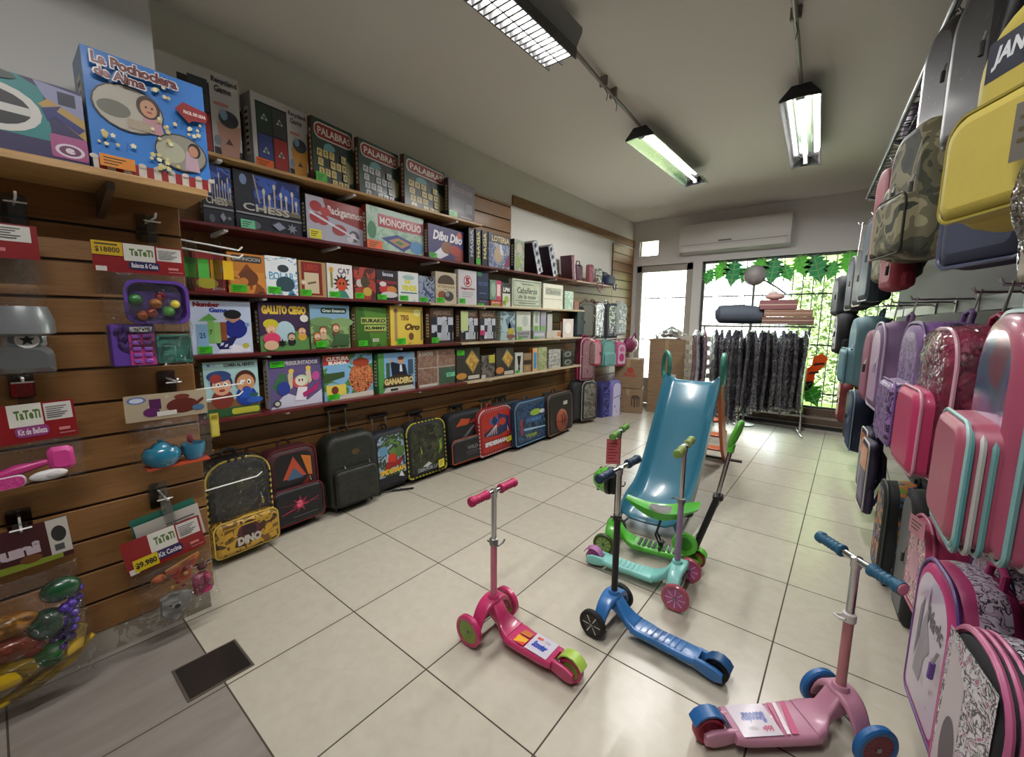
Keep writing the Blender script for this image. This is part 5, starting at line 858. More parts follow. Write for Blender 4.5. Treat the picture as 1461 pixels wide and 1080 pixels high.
fbag('backpack', 'bright red web print backpack with a blue emblem and yellow tag', (686, 582, 734, 652), th=.02, d=.15, body=mat('#8a1c1c', .55), front=art(['#8c1e18', '#a0281c', '#741816'], 9), rt=.11, wheels=True, trolley=.08, piping='#c8a0a4', check='#8a1c1c',
     prims=[('p', [(.55, .95), (.98, .8), (.98, .45), (.6, .5)], '#1c2c58'), ('p', [(.02, .5), (.4, .62), (.95, .44), (.6, .36), (.05, .4)], '#1a2444'), ('e', .42, .76, .16, .1, '#2860b0'), ('p', [(.3, .76), (.42, .9), (.55, .76), (.42, .62)], '#14284c'), ('e', .72, .7, .14, .1, '#a83420'), ('r', 0, .12, 1, .3, '#8c1c1c'), ('t', 'SPIDERMAN', .04, .14, .85, .26, '#c8ccd0', 3)]+[('p', [(.1+.09*i, .42), (.48, .66), (.49, .65), (.12+.09*i, .41)], '#c8b8b8') for i in range(5)], tag_card=(.3, .3, .12, .06, '#c8b818'))
fbag('backpack', 'purple wheeled backpack with a red pocket, behind the blue one', (777, 568, 797, 618), th=.0, d=.08, tilt=0, body=mat('#2c2240', .65), front='#4c1c2c', rt=.08, wheels=True, trolley=.07, pocket=(.6, .9, '#8c1e30', .04, '#a84438'))
fbag('backpack', 'blue wheeled backpack with light blue edging and a red pull', (737, 571, 786, 636), th=.03, d=.15, body=mat('#1a2e44', .6), front=art(['#101a30', '#18284a', '#2c4c6c', '#0e1628', '#5c7480'], 12), rt=.12, wheels=True, piping='#5c90b4',
     prims=[('e', .6, .74, .2, .09, '#8aa83c'), ('e', .85, .72, .1, .06, '#b8bcc0'), ('t', 'TURBO', .25, .5, .8, .6, '#4a78b0', 2), ('r', .05, .2, .1, .65, '#a83020'), ('p', [(.15, .3), (.95, .24), (.95, .28), (.15, .36)], '#8ab0c8'), ('t', 'TEAM', .2, .08, .6, .18, '#8a9828', 2)])
M, w, h, d = floorbag(783, 560, 820, 622, th=.05, tilt=.05, d=.16)
t = backpack('backpack', 'dark brown backpack with a round basketball pocket', M, w, h, d, mat('#1c1614', .7), art(['#181414', '#221c1a'], 12), rt=.1, wheels=True, piping='#7c5c48', group=FB, prims=[('r', .62, .72, .82, .82, '#c8c4bc'), ('t', '17', .66, .74, .78, .8, '#2a2420', 2)], pulls=0)
b = B(); cx, cy, R_ = 0, h*.36, min(w*.42, h*.26); b.lathe([(R_, 0), (R_, .015), (R_*.8, .035), (R_*.4, .045), (0, .048)], mat('#8a4630', .6), 28, 'z', (cx, cy, d-.005))
BR = mat('#2c1812', .6); zz = lambda r: d+.05-.04*(r/R_)**2.2
for f in (lambda s: (s, 0), lambda s: (0, s), lambda s: (.55-.25*(1-s*s) if 1 else 0, s*.8), lambda s: (-.55+.25*(1-s*s), s*.8)):
    b.tube([(cx+f(s)[0]*R_, cy+f(s)[1]*R_, min(d+.046, zz(R_*min(1, math.hypot(*f(s)))))) for s in [-.95+.19*i for i in range(11)]], .0035, BR, 5)
b.obj('basketball_pocket', t)
p = at(527, 706, 2, 0); q = at(590, 698, 2, 0)
b = B(); b.tube([(p.x, p.y, .012), (q.x, q.y, .012)], .009, BLACKP, 8); b.cyl((p.x, p.y, .012), (p.x+(q.x-p.x)*.5, p.y+(q.y-p.y)*.5, .012), .0105, STEEL, 8); tag(b.obj('metal_rod'), 'dark metal rod lying on the tiles in front of the hero print backpack', 'rod')

# ---- backpacks hanging in the far left corner
HB = 'backpacks hanging in the far left corner'
def hang(label, x, y, z, w, h, d, th=0, **k):
    k.setdefault('rt', .1); k.setdefault('group', HB); return backpack('backpack', label, face_frame((x, y, z), th), w, h, d, hook_up=.06, **k)
CS = art(['#8c9094', '#c4c8cc', '#4c5054', '#a8acb0'], 22, .25, .4, metal=.3)
def dk(u, v0, v1, x):
    p = at(u, v1, 0, x); q = at(u, v0, 0, x); return p.y, p.z, q.z-p.z
for (u, v0, v1, x, w, d, th, lab, k) in (
    (824, 437, 481, -3.28, .3, .14, .3, 'black shiny backpack nearest in the top hanging row', dict(body='#1c2028', front=art(['#181c24', '#3a4450', '#10141a'], 10))),
    (838, 432, 482, -3.22, .3, .12, .9, 'olive grey backpack edge on in the top hanging row', dict(body='#54584c', front='#6a6c60', piping='#8c8c80')),
    (849, 431, 482, -3.18, .3, .16, .5, 'maroon and silver plastic wrapped backpack in the top hanging row', dict(body='#5c2c34', front=art(['#7c5058', '#c0bcb8', '#8c8480', '#5c3038'], 9), film_on=True)),
    (869, 433, 482, -3.18, .34, .18, .4, 'dark grey backpack with a pale glittery front in the top hanging row', dict(body='#44484c', front=CS, piping='#2c2c30')),
    (884, 432, 478, -3.1, .28, .14, .5, 'white marbled backpack last in the top hanging row', dict(body='#a8b0ac', front=art(['#c8d0cc', '#8ca09c', '#e0e4e0', '#788884'], 14))),
    (836, 482, 542, -3.15, .3, .14, .6, 'hot pink backpack in the middle hanging row', dict(body='#a83058', front=art(['#b83c64', '#d8a0b0', '#a02c50'], 9), piping='#d8b0bc', film_on=True)),
    (847, 484, 522, -3.1, .28, .16, .7, 'red and white striped backpack in the middle hanging row', dict(body='#b04858', front=art(['#c8b0b4', '#a83c4c'], 26, kind='wave', dist=.5))),
    (866, 486, 522, -3.12, .3, .16, .6, 'mint green backpack in the middle hanging row', dict(body='#6c9c98', front='#78aca4', piping='#4c7c78', pocket=(.5, .8, '#6ca09a', .04, '#8cc0b8'))),
    (884, 488, 522, -3.05, .26, .14, .6, 'pink and white backpack with a round emblem in the middle hanging row', dict(body='#b05078', front='#d0b4c4', prims=[('e', .5, .35, .3, .2, '#b83878'), ('e', .5, .75, .3, .12, '#c86c98')])),
    (822, 545, 598, -3.2, .3, .14, .4, 'black backpack nearest in the bottom hanging row', dict(body='#1c1e22', front='#24262a')),
    (838, 543, 598, -3.12, .32, .16, .6, 'black backpack with a silver splashed front pocket in the bottom hanging row', dict(body='#26282c', front=art(['#54544c', '#c4c4b8', '#8c8a7c', '#30302c'], 12), piping='#a8a8a0', film_on=True)),
    (862, 545, 602, -3.12, .32, .18, .5, 'dark blue and purple patterned backpack in the bottom hanging row', dict(body='#2c2c60', front=art(['#343878', '#5c5ca8', '#1c1c48', '#8c88c0'], 16))),
    (876, 543, 596, -3.02, .28, .12, .5, 'lilac and white backpack last in the bottom hanging row', dict(body='#7874b0', front=art(['#b8b4dc', '#d4d0ec', '#8c88c4'], 10), prims=[('p', [(.1, .55), (.9, .62), (.9, .64), (.1, .57)], '#2c2848'), ('e', .3, .3, .06, .04, '#5c54a0')]))):
    y, z, h = dk(u, v0, v1, x); hang(lab, x-d*.6, y, z, w, h, d, -th+.3, **k)
p = at(878, 485, 0, -3.1)
b = B(); b.ell((0, 0, 0), .1, .22, .14, mat('#7c2c50', .5), 18, 10); b.tube([(.05, -.1, .1), (.07, 0, .2), (.05, .1, .1)], .012, mat('#7c2c50', .5), 8); t_ = b.obj('duffel_bag', None, Matrix.Translation((-2.98, 7.0, 1.18))); tag(t_, 'plum duffel bag resting on the cardboard boxes in the corner', 'bag')
# hanging bars for them
for z, lab in ((1.86, 'yellow ended bar holding the top hanging row'), (1.4, 'bar holding the middle hanging row'), (.94, 'bar holding the bottom hanging row')):
    b = B(); b.tube([(-3.37, 5.9, z), (-3.2, 5.9, z+.0), (-3.2, 7.1, z), (-3.37, 7.1, z)], .009, STEEL, 8); b.cyl((-3.2, 6.68, z-.03), (-3.2, 6.68, z+.03), .014, mat('#c8b81c', .4), 8); tag(b.obj('hanging_bar'), lab, 'hanging bar')

# ================================================================== cardboard boxes
CARD = art(['#8a7258', '#967c60', '#7e674e'], 5, .8, 0, 3, 'noise', 1, (1, 1, 14), 0, .3, 0, False); TAPE = mat('#a08a68', .35)
def carton(label, M, w, d, h, prims=()):
    t = thing('cardboard_box', label, 'cardboard box', M, 'cardboard boxes in the far corner')
    b = B(); b.box(-w/2, -d/2, 0, w/2, d/2, h, CARD, .004); T0 = b.T
    b.T = Matrix(((1, 0, 0, -w/2), (0, 0, -1, -d/2), (0, 1, 0, 0), (0, 0, 0, 1))); draw(b, prims, 0, 0, w, h, .0005); b.obj('body', t)
    b = B(); b.box(-.03, -d/2-.001, h*.75, .03, -d/2, h, TAPE); b.box(-.03, -d/2, h, .03, d/2, h+.001, TAPE); b.obj('tape', t)
    for s in (-1, 1): b = B(); b.box(-w/2, .002*s if s > 0 else -d/2, h, w/2, d/2 if s > 0 else -.002, h+.004, CARD); b.obj('flap', t)
cz = lambda x, y, a: rotz((x, y, .001), a)
carton('lower small cardboard box with a black logo in the corner by the door', cz(-3.0, 7.05, .35), .5, .42, .42, [('rr', .62, .25, .9, .75, '#4a3a30', .1), ('r', .66, .25, .7, .6, '#8a7258'), ('r', .76, .25, .8, .6, '#8a7258'), ('r', .84, .25, .87, .6, '#8a7258')])
carton('upper small cardboard box with red print, stacked on the lower one', Matrix.Translation((0, 0, .43)) @ cz(-3.0, 7.05, .3), .46, .4, .5, [('t', 'FRAGIL', .35, .4, .8, .52, '#a83c30', 2), ('e', .58, .62, .12, .1, '#a83c30')])
carton('tall cardboard box with a white label in front of the glazed door', cz(-2.45, 7.42, .12), .58, .4, 1.28, [('r', .62, .42, .8, .54, '#c8c8c4'), ('r', .66, .45, .74, .51, '#3a3a3a'), ('t', 'AB', .5, .15, .75, .2, '#5a4a3c')])
b = B(); random.seed(11)
def crum(u, v):
    a = 2*pi*u; r = (.27*sin(pi*min(1, .52*v+.48)) if v < 1 else .001)*(1+.12*sin(5*a+v*7)+.07*sin(11*a))
    return (r*cos(a), r*.7*sin(a), .2*v+.02*sin(a*7)*v)
b.surf(crum, 40, 10, film('white_plastic', (.75, .75, .74), .25, .3, .8, 25)); 
for i in range(12): b.ell((random.uniform(-.16, .16), random.uniform(-.1, .1), random.uniform(.04, .12)), .05, .04, .03, mat(random.choice(('#c8c0b8', '#a87868', '#d8d8d4', '#7888a0')), .6), 8, 6)
tag(b.obj('plastic_bag', None, Matrix.Translation((-2.42, 7.42, 1.29))), 'crumpled translucent plastic bag on top of the tall cardboard box', 'plastic bag')

# ================================================================== garment rail with plastic covered dark clothes
A_, B_ = Vector((-1.78, 6.75)), Vector((-.40, 7.05)); dv = (B_-A_).normalized(); ang = math.atan2(dv.y, dv.x); RZ = 1.52
t = thing('garment_rail', 'metal garment rail by the shop window loaded with dark clothes', 'clothes rail', rotz((A_.x, A_.y, 0), ang)); LR = (B_-A_).length
b = B(); b.cyl((0, 0, RZ), (LR, 0, RZ), .014, CHROME, 10); b.obj('rail', t)
for x in (.05, LR-.05):
    b = B(); b.cyl((x, 0, .03), (x, 0, RZ), .014, CHROME, 10); b.obj('post', t); b = B(); b.cyl((x, -.24, .03), (x, .24, .03), .014, CHROME, 10); b.obj('foot_bar', t)
b = B(); b.box(0, -.16, RZ+.02, LR, .16, RZ+.035, STEEL, .003); b.obj('top_shelf', t)
random.seed(21)
WRAP = film('garment_film', (.8, .8, .82), .07, .12, .9, 10)
def garment(i, x, L, col, label, wid=.42):
    t = thing('hanging_garment', label, 'clothes', rotz((A_.x+dv.x*x, A_.y+dv.y*x, RZ), ang+random.uniform(-.12, .12)), 'dark garments on the rail'); b = B()
    ph = random.uniform(0, 6)
    def f(u, v):
        a = 2*pi*u; top = min(1, v/.12)**.6; W_ = wid*.5*(.25+.75*top)*(1-.12*v); T_ = .042*(.4+.6*top)*(1+.35*sin(3*a+ph)+.3*v*sin(7*a+ph*2))
        return (T_*cos(a)+.01*sin(v*5+ph), W_*sin(a), -.05-L*v+.01*sin(4*a+ph)*v)
    b.surf(f, 36, 14, col); b.obj('garment', t)
    b = B(); b.surf(lambda u, v: (lambda p: (p[0]*1.25, p[1]*1.05, p[2]*1.03))(f(u, v)), 24, 10, WRAP); b.obj('plastic_cover', t)
    b = B(); b.tube([(0, 0, -.06), (0, 0, -.03), (0, .02, .0), (0, .0, .02), (0, -.016, .012)], .003, CHROME, 6); b.tube([(0, -wid*.4, -.1), (0, 0, -.055), (0, wid*.4, -.1)], .006, BLACKP, 6); b.obj('hanger', t)
DG = [mat(c, .7) for c in ('#3a3b48', '#30313c', '#464656', '#363644')]  # bluish lift in these greys stands in for haze from the window
ords = ('first', 'second', 'third', 'fourth', 'fifth', 'sixth', 'seventh', 'eighth', 'ninth', 'tenth', 'eleventh', 'twelfth', 'thirteenth', 'fourteenth')
for i in range(14):
    garment(i, .22+i*.083, (1.32 if i < 5 else 1.12)+random.uniform(-.06, .06), DG[i % 4], 'dark garment in clear plastic, %s from the left end of the rail' % ords[i])
garment(15, .06, .95, mat('#8a6478', .7), 'dusty pink dress at the left end of the rail', .36); garment(16, -.03, .85, mat('#a8a8b4', .7), 'pale grey garment outermost at the left end of the rail', .32)
# things lying on the rail's shelf
ZS = RZ+.036
b = B(); b.tube([(0, 0, .13), (.06, 0, .135), (.34, .03, .14), (.6, .05, .12), (.66, .05, .11)], [.05, .13, .14, .12, .04], mat('#4c5460', .7, bump=.3, bscale=30), 16)
tag(b.obj('duffel_bag', None, rotz((A_.x+.18*dv.x, A_.y+.18*dv.y, ZS), ang)), 'dark grey duffel bag lying on top of the garment rail', 'bag')
for i, (x, y, w_, d_, z, h_, c, lab) in enumerate(((.78, 0, .6, .28, 0, .1, '#7c5c50', 'widest flat brown box on top of the garment rail'), (.8, 0, .56, .26, .105, .09, '#94705e', 'middle flat brown box in the pile on the garment rail'), (.74, .0, .44, .24, .2, .13, '#8a5a5c', 'upper reddish box in the pile on the garment rail'))):
    b = B(); b.box(0, -d_/2, 0, w_, d_/2, h_, mat(c, .6), .004); b.box(0, -d_/2-.001, h_*.45, w_, -d_/2, h_*.55, mat('#c8b0a0', .5)); tag(b.obj('storage_box', None, rotz((A_.x+x*dv.x, A_.y+x*dv.y, ZS+z+.001), ang)), lab, 'box', 'boxes on the garment rail')
b = B(); b.ell((.12, 0, .05), .12, .08, .05, mat('#c8a8a0', .6), 14, 8); b.ell((.1, .03, .09), .06, .05, .04, mat('#d8c8b8', .6), 12, 8); tag(b.obj('cloth_bundle', None, rotz((A_.x+.8*dv.x, A_.y+.8*dv.y, ZS+.332), ang)), 'pale pink cloth bundle on top of the box pile', 'cloth')
t = thing('display_ball_stand', 'grey round ball on a thin pole standing behind the garment rail', 'stand', Matrix.Translation((-1.2, 7.25, 0)))
b = B(); b.lathe([(0, 0), (.16, 0), (.16, .015), (.03, .03), (0, .03)], STEEL, 20); b.obj('base', t); b = B(); b.cyl((0, 0, .02), (0, 0, 2.16), .018, STEEL, 10); b.obj('pole', t); b = B(); b.ell((0, 0, 2.27), .15, .15, .15, mat('#8a8684', .5), 24, 16); b.obj('ball', t)
b = B(); b.tube([(.12, 0, 2.2), (.3, 0, 2.08), (.42, -.01, 1.98)], .012, DARKM, 8); b.obj('arm', t)
# white slatted crate beside the rail
t = thing('slatted_crate', 'whitish wooden slatted crate standing left of the garment rail', 'crate', rotz((-2.28, 7.3, 0), .1)); WW = mat('#b8b0a4', .7)
for x in (0, .3, .6):
    b = B(); b.box(x, 0, 0, x+.04, .04, 1.42, WW, .003); b.obj('post', t)
for i in range(9): b = B(); b.box(-.02, -.018, .06+i*.15, .66, 0, .06+i*.15+.09, WW, .003); b.obj('slat', t)
# ================================================================== teal slide
P0, P1 = Vector((-1.055, 2.93, 0)), Vector((-1.175, 4.30, 0)); sd_ = (P1-P0).normalized(); sang = math.atan2(sd_.y, sd_.x)
t = thing('playground_slide', 'teal plastic toddler slide with orange ladder standing in the middle of the shop', 'slide', rotz((P0.x, P0.y, 0), sang))
SL = mat('#2e6c82', .28, 0, .3); SLG = mat('#3f8878', .35, 0, .2); ORG = mat('#b85a28', .4, 0, .2); LS = (P1-P0).length
kp = [(0, .10), (.03, .125), (.2, .135), (.36, .15), (.46, .18), (.58, .25), (.72, .365), (.9, .545), (1.1, .755), (1.3, .965), (LS, 1.0), (LS+.05, 1.0)]
def prof(wf, s, z, rh):
    w2 = .215+.03*min(1, s/LS); o = [(-w2-.012, z-.04), (-w2-.012, z+rh), (-w2+.012, z+rh+.012), (-w2+.03, z+rh-.01), (-w2+.052, z+.018), (-w2+.085, z), (0, z-.006)]
    o += [(-a, c) for a, c in o[-2::-1]]; u = [(a, c-.012) for a, c in o[::-1]]; u = [(a*.985, min(c, z-.02) if abs(a) > w2-.03 else c) for a, c in u]
    return [(s, -a, c) for a, c in o+u]
b = B(); b.loft([prof(0, s, z, .085 if .05 < s < LS else (.04 if s < .05 else .05)) for s, z in kp], SL, True, True, True); b.obj('chute', t)
b = B(); b.box(LS-.02, -.25, .955, LS+.1, .25, .99, SL, .008); b.obj('platform', t)
for s in (-1, 1):
    b = B(); ro = .6 if s > 0 else .0; b.tube([(LS+.02+.085*cos(2*pi*i/20)*cos(ro), s*.262+.085*cos(2*pi*i/20)*sin(ro), 1.13+.14*sin(2*pi*i/20)) for i in range(20)], .021, SLG, 10, True); b.obj('hand_loop', t)
    b = B(); side = []
    for i in range(5):
        y0_ = LS+.02+.18*i; z0_ = .98-.19*i
        side += [(y0_+.06, z0_+.0), (y0_+.16, z0_-.03), (y0_+.155, z0_-.13), (y0_+.19, z0_-.17)]
    top = side; ou = top+[(LS+.98, .0), (LS+.80, .0)]+[(LS+.52, .2), (LS+.33, .42), (LS+.13, .68), (LS-.04, .94)]
    V = [(x, s*.245-.016, z) for x, z in ou]; V2 = [(x, s*.245+.016, z) for x, z in ou]; b.loft([V, V2], ORG, smooth=False); b.obj('ladder_side', t)
for i in range(4):
    b = B(); b.box(LS+.13+.19*i, -.24, .75-.205*i, LS+.27+.19*i, .24, .775-.205*i, ORG, .006); b.obj('step', t)
for x in (LS+.86, .5):
    b = B(); b.cyl((x, -.42 if x > 1 else -.2, .016), (x, .3 if x > 1 else .2, .016), .014, BLACKP, 10); b.obj('floor_bar', t)
b = B()
for s in (-1, 1): b = B(); b.tube([(.5, s*.17, .02), (.62, s*.17, .22)], .013, BLACKP, 8); b.obj('support_leg', t)

# ================================================================== scooters
def wheel(t, x, y, r, wd, tyre, rim, spokes, name='wheel', z=None, axis='y'):
    z = r+.001 if z is None else z
    b = B(); b.lathe([(r*.74, -wd/2), (r*.92, -wd/2), (r, -wd*.3), (r, wd*.3), (r*.92, wd/2), (r*.74, wd/2), (r*.72, wd*.3), (r*.72, -wd*.3), (r*.74, -wd/2)], tyre, 32, 'y', (x, y, z))
    o = b.obj(name, t)
    b = B(); b.lathe([(0, -wd*.36), (r*.76, -wd*.36), (r*.76, wd*.36), (0, wd*.36)], rim, 28, 'y', (x, y, z))
    for i in range(spokes):
        a = 2*pi*i/spokes
        for s in (-1, 1):
            q0, q1 = r*.2, r*.71; kw = min(.25, .8/spokes); p = [(x+q*cos(a+k), y+s*wd*.41, z+q*sin(a+k)) for q, k in ((q0, -kw), (q1, -kw*.4), (q1, kw*.5), (q0, kw))]
            b.add(p, [(0, 1, 2, 3)], BLACKP if spokes > 12 else (mat('#c8c8c0', .4) if rim != RUBBER else STEEL))
    b.lathe([(0, -wd*.52), (r*.12, -wd*.52), (r*.12, wd*.52), (0, wd*.52)], STEEL, 12, 'y', (x, y, z)); b.obj('hub', o)
    return o
def sq(x, w, z0, z1, c=.25, y=0):
    r = min(w*c, (z1-z0)*.45); return [(x, y+a, b_) for a, b_ in rrect(-w/2, z0, w/2, z1, r, 3)]
def scooter(label, p, ang, L, track, H, deck, tyre, rim, grip, lower, upper, split, fender, rear=None, wr=.06, rr=.05, spokes=9, barw=.32, gripend=None, deckw=.11, decal=None, clampc=None, fork=None, fancy=0, stem_lean=.0, group='kids scooters on the tiles'):
    t = thing('kick_scooter', label, 'scooter', rotz((p[0], p[1], 0), ang), group); fork = fork or deck; sx = .035; zb = .055
    for s in (-1, 1): wheel(t, 0, s*track, wr, .03, tyre, rim, spokes)
    b = B(); b.cyl((0, -track, wr), (0, track, wr), .007, STEEL, 8); b.obj('axle', t)
    wheel(t, L, 0, rr, .036, rear or tyre, rim, 0, 'rear_wheel')
    # arched bridge over the front wheels, then the deck and the two rear lugs
    zt = wr*2+.012; b = B(); R = []
    for i in range(-8, 9):
        q = i/8; y = q*(track-.02); hz = zt+.03*(1-q*q)**.7-(.05 if fancy else .07)*abs(q)**3.5; wd = .062+.028*(1-abs(q)); R.append([(sx-.01+a, y, hz+c) for a, c in rrect(-wd/2, -.034, wd/2, .0, .012, 3)])
    b.loft(R, fork)
    b.loft([sq(sx-.01, .06, zb+.05, zt+.03), sq(sx+.03, .072, zb+.035, zt+.018), sq(sx+.065, .082, zb+.015, zb+.075), sq(sx+.1, deckw*.92, zb-.005, zb+.045), sq(sx+.135, deckw, zb-.012, zb+.03)], fork); b.lathe([(.034, zt), (.03, zt+.03), (.026, zt+.045), (0, zt+.045)], fork, 16, 'z', (sx, 0, 0)); b.obj('front_bridge', t)
    b = B(); ds = [(sx+.12, deckw, 0), (sx+.16, deckw*1.04, 0), (L*.5, deckw*(.98 if not fancy else .9), -.004), (L-.14, deckw*.95, -.002), (L-.1, deckw*.92, 0), (L-.075, deckw*.85, .004)]
    b.loft([sq(x, w_, zb-.015+dz, zb+.026+dz) for x, w_, dz in ds], deck)
    for s in (-1, 1): b.loft([[(x, s*(.036)+q-.011, z) for q, z in rrect(0, z0, .022, z1, .008, 3)] for x, z0, z1 in ((L-.09, zb-.015, zb+.03), (L-.04, .025, .085), (L, .02, .082), (L+.03, .03, .07))], deck)
    if decal:
        b2 = b; T0 = b2.T; b2.T = Matrix(((-1, 0, 0, L-.1), (0, -1, 0, deckw*.4), (0, 0, 1, zb+.0265), (0, 0, 0, 1))) if decal[0] == 'flip' else Matrix(((1, 0, 0, sx+.15), (0, 1, 0, -deckw*.4), (0, 0, 1, zb+.0265), (0, 0, 0, 1)))
        draw(b2, decal[1], 0, 0, L-.1-sx-.15, deckw*.8, .0005, .0004); b2.T = T0
    else:
        for i in range(8): b.box(sx+.16+i*(L-.32)/8, -deckw*.3, zb+.0255, sx+.168+i*(L-.32)/8, deckw*.3, zb+.0268, deck)
    b.obj('deck', t)
    b = B(); pts = [(L+(rr+.012)*cos(a), (rr+.012)*sin(a)) for a in [math.radians(q) for q in (25, 50, 75, 100, 125, 150, 172)]]
    b.loft([[(x, y, rr+z), (x*1.0+.0, y, rr+z+.008)][0:0] or [(x, -.026, rr+z), (x, .026, rr+z), (x+.002, .026, rr+z+.008), (x+.002, -.026, rr+z+.008)] for x, z in pts for y in (0,)], fender); b.obj('brake_fender', t)
    top = lambda z: sx+stem_lean*(z-zt)
    b = B(); b.cyl((sx, 0, zt+.03), (top(split), 0, split), .0165, lower, 16); b.obj('lower_stem', t)
    b = B(); b.cyl((top(split-.03), 0, split-.03), (top(H), 0, H), .0135, upper, 16); b.obj('upper_stem', t)
    b = B(); b.lathe([(.0165, split-.025), (.022, split-.022), (.022, split+.008), (.0135, split+.012)], clampc or STEEL, 16, 'z', (top(split), 0, 0)); b.cyl((top(split)-.03, -.012, split-.008), (top(split)+.045, -.02, split-.006), .005, clampc or STEEL, 8); b.tube([(top(split)+.045, -.02, split-.006), (top(split)+.05, .01, split), (top(split)+.044, .03, split+.006)], .005, clampc or STEEL, 6); b.obj('clamp', t)
    b = B(); b.cyl((top(H), -barw/2, H), (top(H), barw/2, H), .0125, upper, 14); b.lathe([(.017, H-.03), (.018, H+.01), (0, H+.014)], upper, 14, 'z', (top(H), 0, 0)); b.obj('handlebar', t)
    for s in (-1, 1):
        b = B(); g = .115; b.tube([(top(H), s*(barw/2-g), H), (top(H), s*(barw/2-g+.004), H), (top(H), s*(barw/2-g+.012), H), (top(H), s*(barw/2-g+.02), H), (top(H), s*(barw/2-.022), H), (top(H), s*(barw/2-.016), H), (top(H), s*(barw/2), H)], [.018, .024, .024, .019, .019, .024, .023], grip, 14)
        for i in range(4): b.lathe([(.019, -.004), (.0215, 0), (.019, .004)], grip, 14, 'y', (top(H), s*(barw/2-.04-.017*i), H))
        o = b.obj('grip', t)
        b = B(); b.lathe([(.02, 0), (.018, .004), (0, .005)] if s > 0 else [(0, -.005), (.018, -.004), (.02, 0)], gripend or grip, 14, 'y', (top(H), s*barw/2, H)); b.obj('grip_end', o)
    return t
def dec(c1, c2, bgc, band):
    return [('r', .42, 0, 1, 1, bgc), ('t', 'Scooter', .5, .25, .88, .62, c1, 4, 1), ('t', 'kids', .5, .7, .66, .88, c2, 3, 1), ('t', 'ride', .72, .7, .86, .84, '#9a9a98', 1, 1)]+band
PK1 = mat('#b02c5e', .35, 0, .3); PK2 = mat('#c06a80', .35); MAG = mat('#a81e52', .5); LIME = mat('#9ab84a', .4)
scooter('pink three wheeled scooter with magenta grips and lime wheel centres, left of the blue one', (-1.315, 1.46), .0, .49, .142, .75, PK1, PK1, mat('#8aa648', .4), MAG, PK2, CHROME, .50, LIME, spokes=26, wr=.078, rr=.056, barw=.32, deckw=.14,
        decal=('n', dec('#1c3aa0', '#c8502c', '#b8b4c0', [('p', [(.08, 0), (.38, 0), (.38, .22), (.08, .5)], '#c83a30'), ('p', [(.12, 0), (.38, .2), (.38, .42), (.1, .4)], '#d8a020'), ('p', [(.1, .5), (.38, .52), (.38, .8), (.14, .8)], '#b86828')])))
BL1 = mat('#2a68a4', .35, 0, .3); NAVY = mat('#183048', .45)
scooter('blue three wheeled scooter with black wheels and navy grips, in front of the green one', (-.87, 1.90), -.055, .545, .148, .85, BL1, RUBBER, mat('#1a1a1c', .4), NAVY, BLACKP, CHROME, .60, mat('#1c4a78', .4), spokes=6, wr=.07, rr=.05, barw=.40, deckw=.115, fancy=1, clampc=BLACKP)
TL1 = mat('#7cc0b8', .4, 0, .2); LIL = mat('#8c7494', .4)
scooter('mint green three wheeled scooter with lilac stem and pink glitter wheels', (-.63, 2.37), pi+.07, .55, .16, .885, TL1, mat('#a04c5c', .2, 0, .6), mat('#b04888', .35, 0, .4), mat('#8a9a58', .5), LIL, CHROME, .575, mat('#b070a8', .4), rear=mat('#a04c84', .3), spokes=8, wr=.076, rr=.05, barw=.34, deckw=.12, gripend=mat('#6c8c3c', .5), fancy=1)
PR1 = mat('#b07a90', .4, 0, .2); BLU = mat('#1f4f80', .4)
scooter('pale pink three wheeled scooter with blue grips, nearest at the lower right', (.115, 1.92), -2.395, .545, .125, .72, PR1, mat('#1f5a94', .4), mat('#8c3040', .45), mat('#1e5470', .5), mat('#a86c70', .4), CHROME, .50, mat('#1f5a94', .35), rear=mat('#9c2c40', .4), spokes=20, wr=.08, rr=.058, barw=.34, deckw=.16, gripend=mat('#a86474', .5), decal=('n', dec('#3a4a94', '#b04868', '#b8aeb8', [('p', [(.05, 0), (.12, 0), (.3, 1), (.2, 1)], '#b83a6c'), ('p', [(.2, 0), (.26, 0), (.38, 1), (.32, 1)], '#d8c8d0'), ('p', [(.3, 0), (.34, 0), (.42, 1), (.4, 1)], '#b83a6c')])), clampc=mat('#b8b4b0', .4))
GR1 = mat('#4cae2c', .35, 0, .3); GR2 = mat('#5cb83a', .35, 0, .3)
gt = scooter('green and black push scooter with seat and parent handle, in front of the slide', (-1.205, 2.63), .15, .56, .15, .83, GR1, mat('#3c4a1c', .5), mat('#7a9a3c', .4), mat('#5c8a3c', .5), BLACKP, CHROME, .46, GR2, rear=mat('#7a2c20', .35), spokes=9, wr=.072, rr=.06, barw=.34, deckw=.13, clampc=BLACKP)
b = B()
for i in range(4): b.box(.2+.032*i, -.05, .082, .219+.032*i, .05, .086, BLACKP, .0015); b.box(.36+.032*i, -.05, .082, .379+.032*i, .05, .086, BLACKP, .0015)
b.obj('tread_pads', gt)
b = B(); b.box(.335, -.062, .078, .352, .062, .1, BLACKP, .004); b.cyl((.345, .04, .1), (.345, -.02, .105), .016, BLACKP, 12); b.obj('seat_mount', gt)
for s in (-1, 1): b = B(); b.tube([(.345, s*.025, .09), (.31, s*.028, .17), (.33, s*.03, .25), (.34, s*.03, .31)], .006, DARKM, 8); b.obj('seat_support', gt)
b = B(); R = []
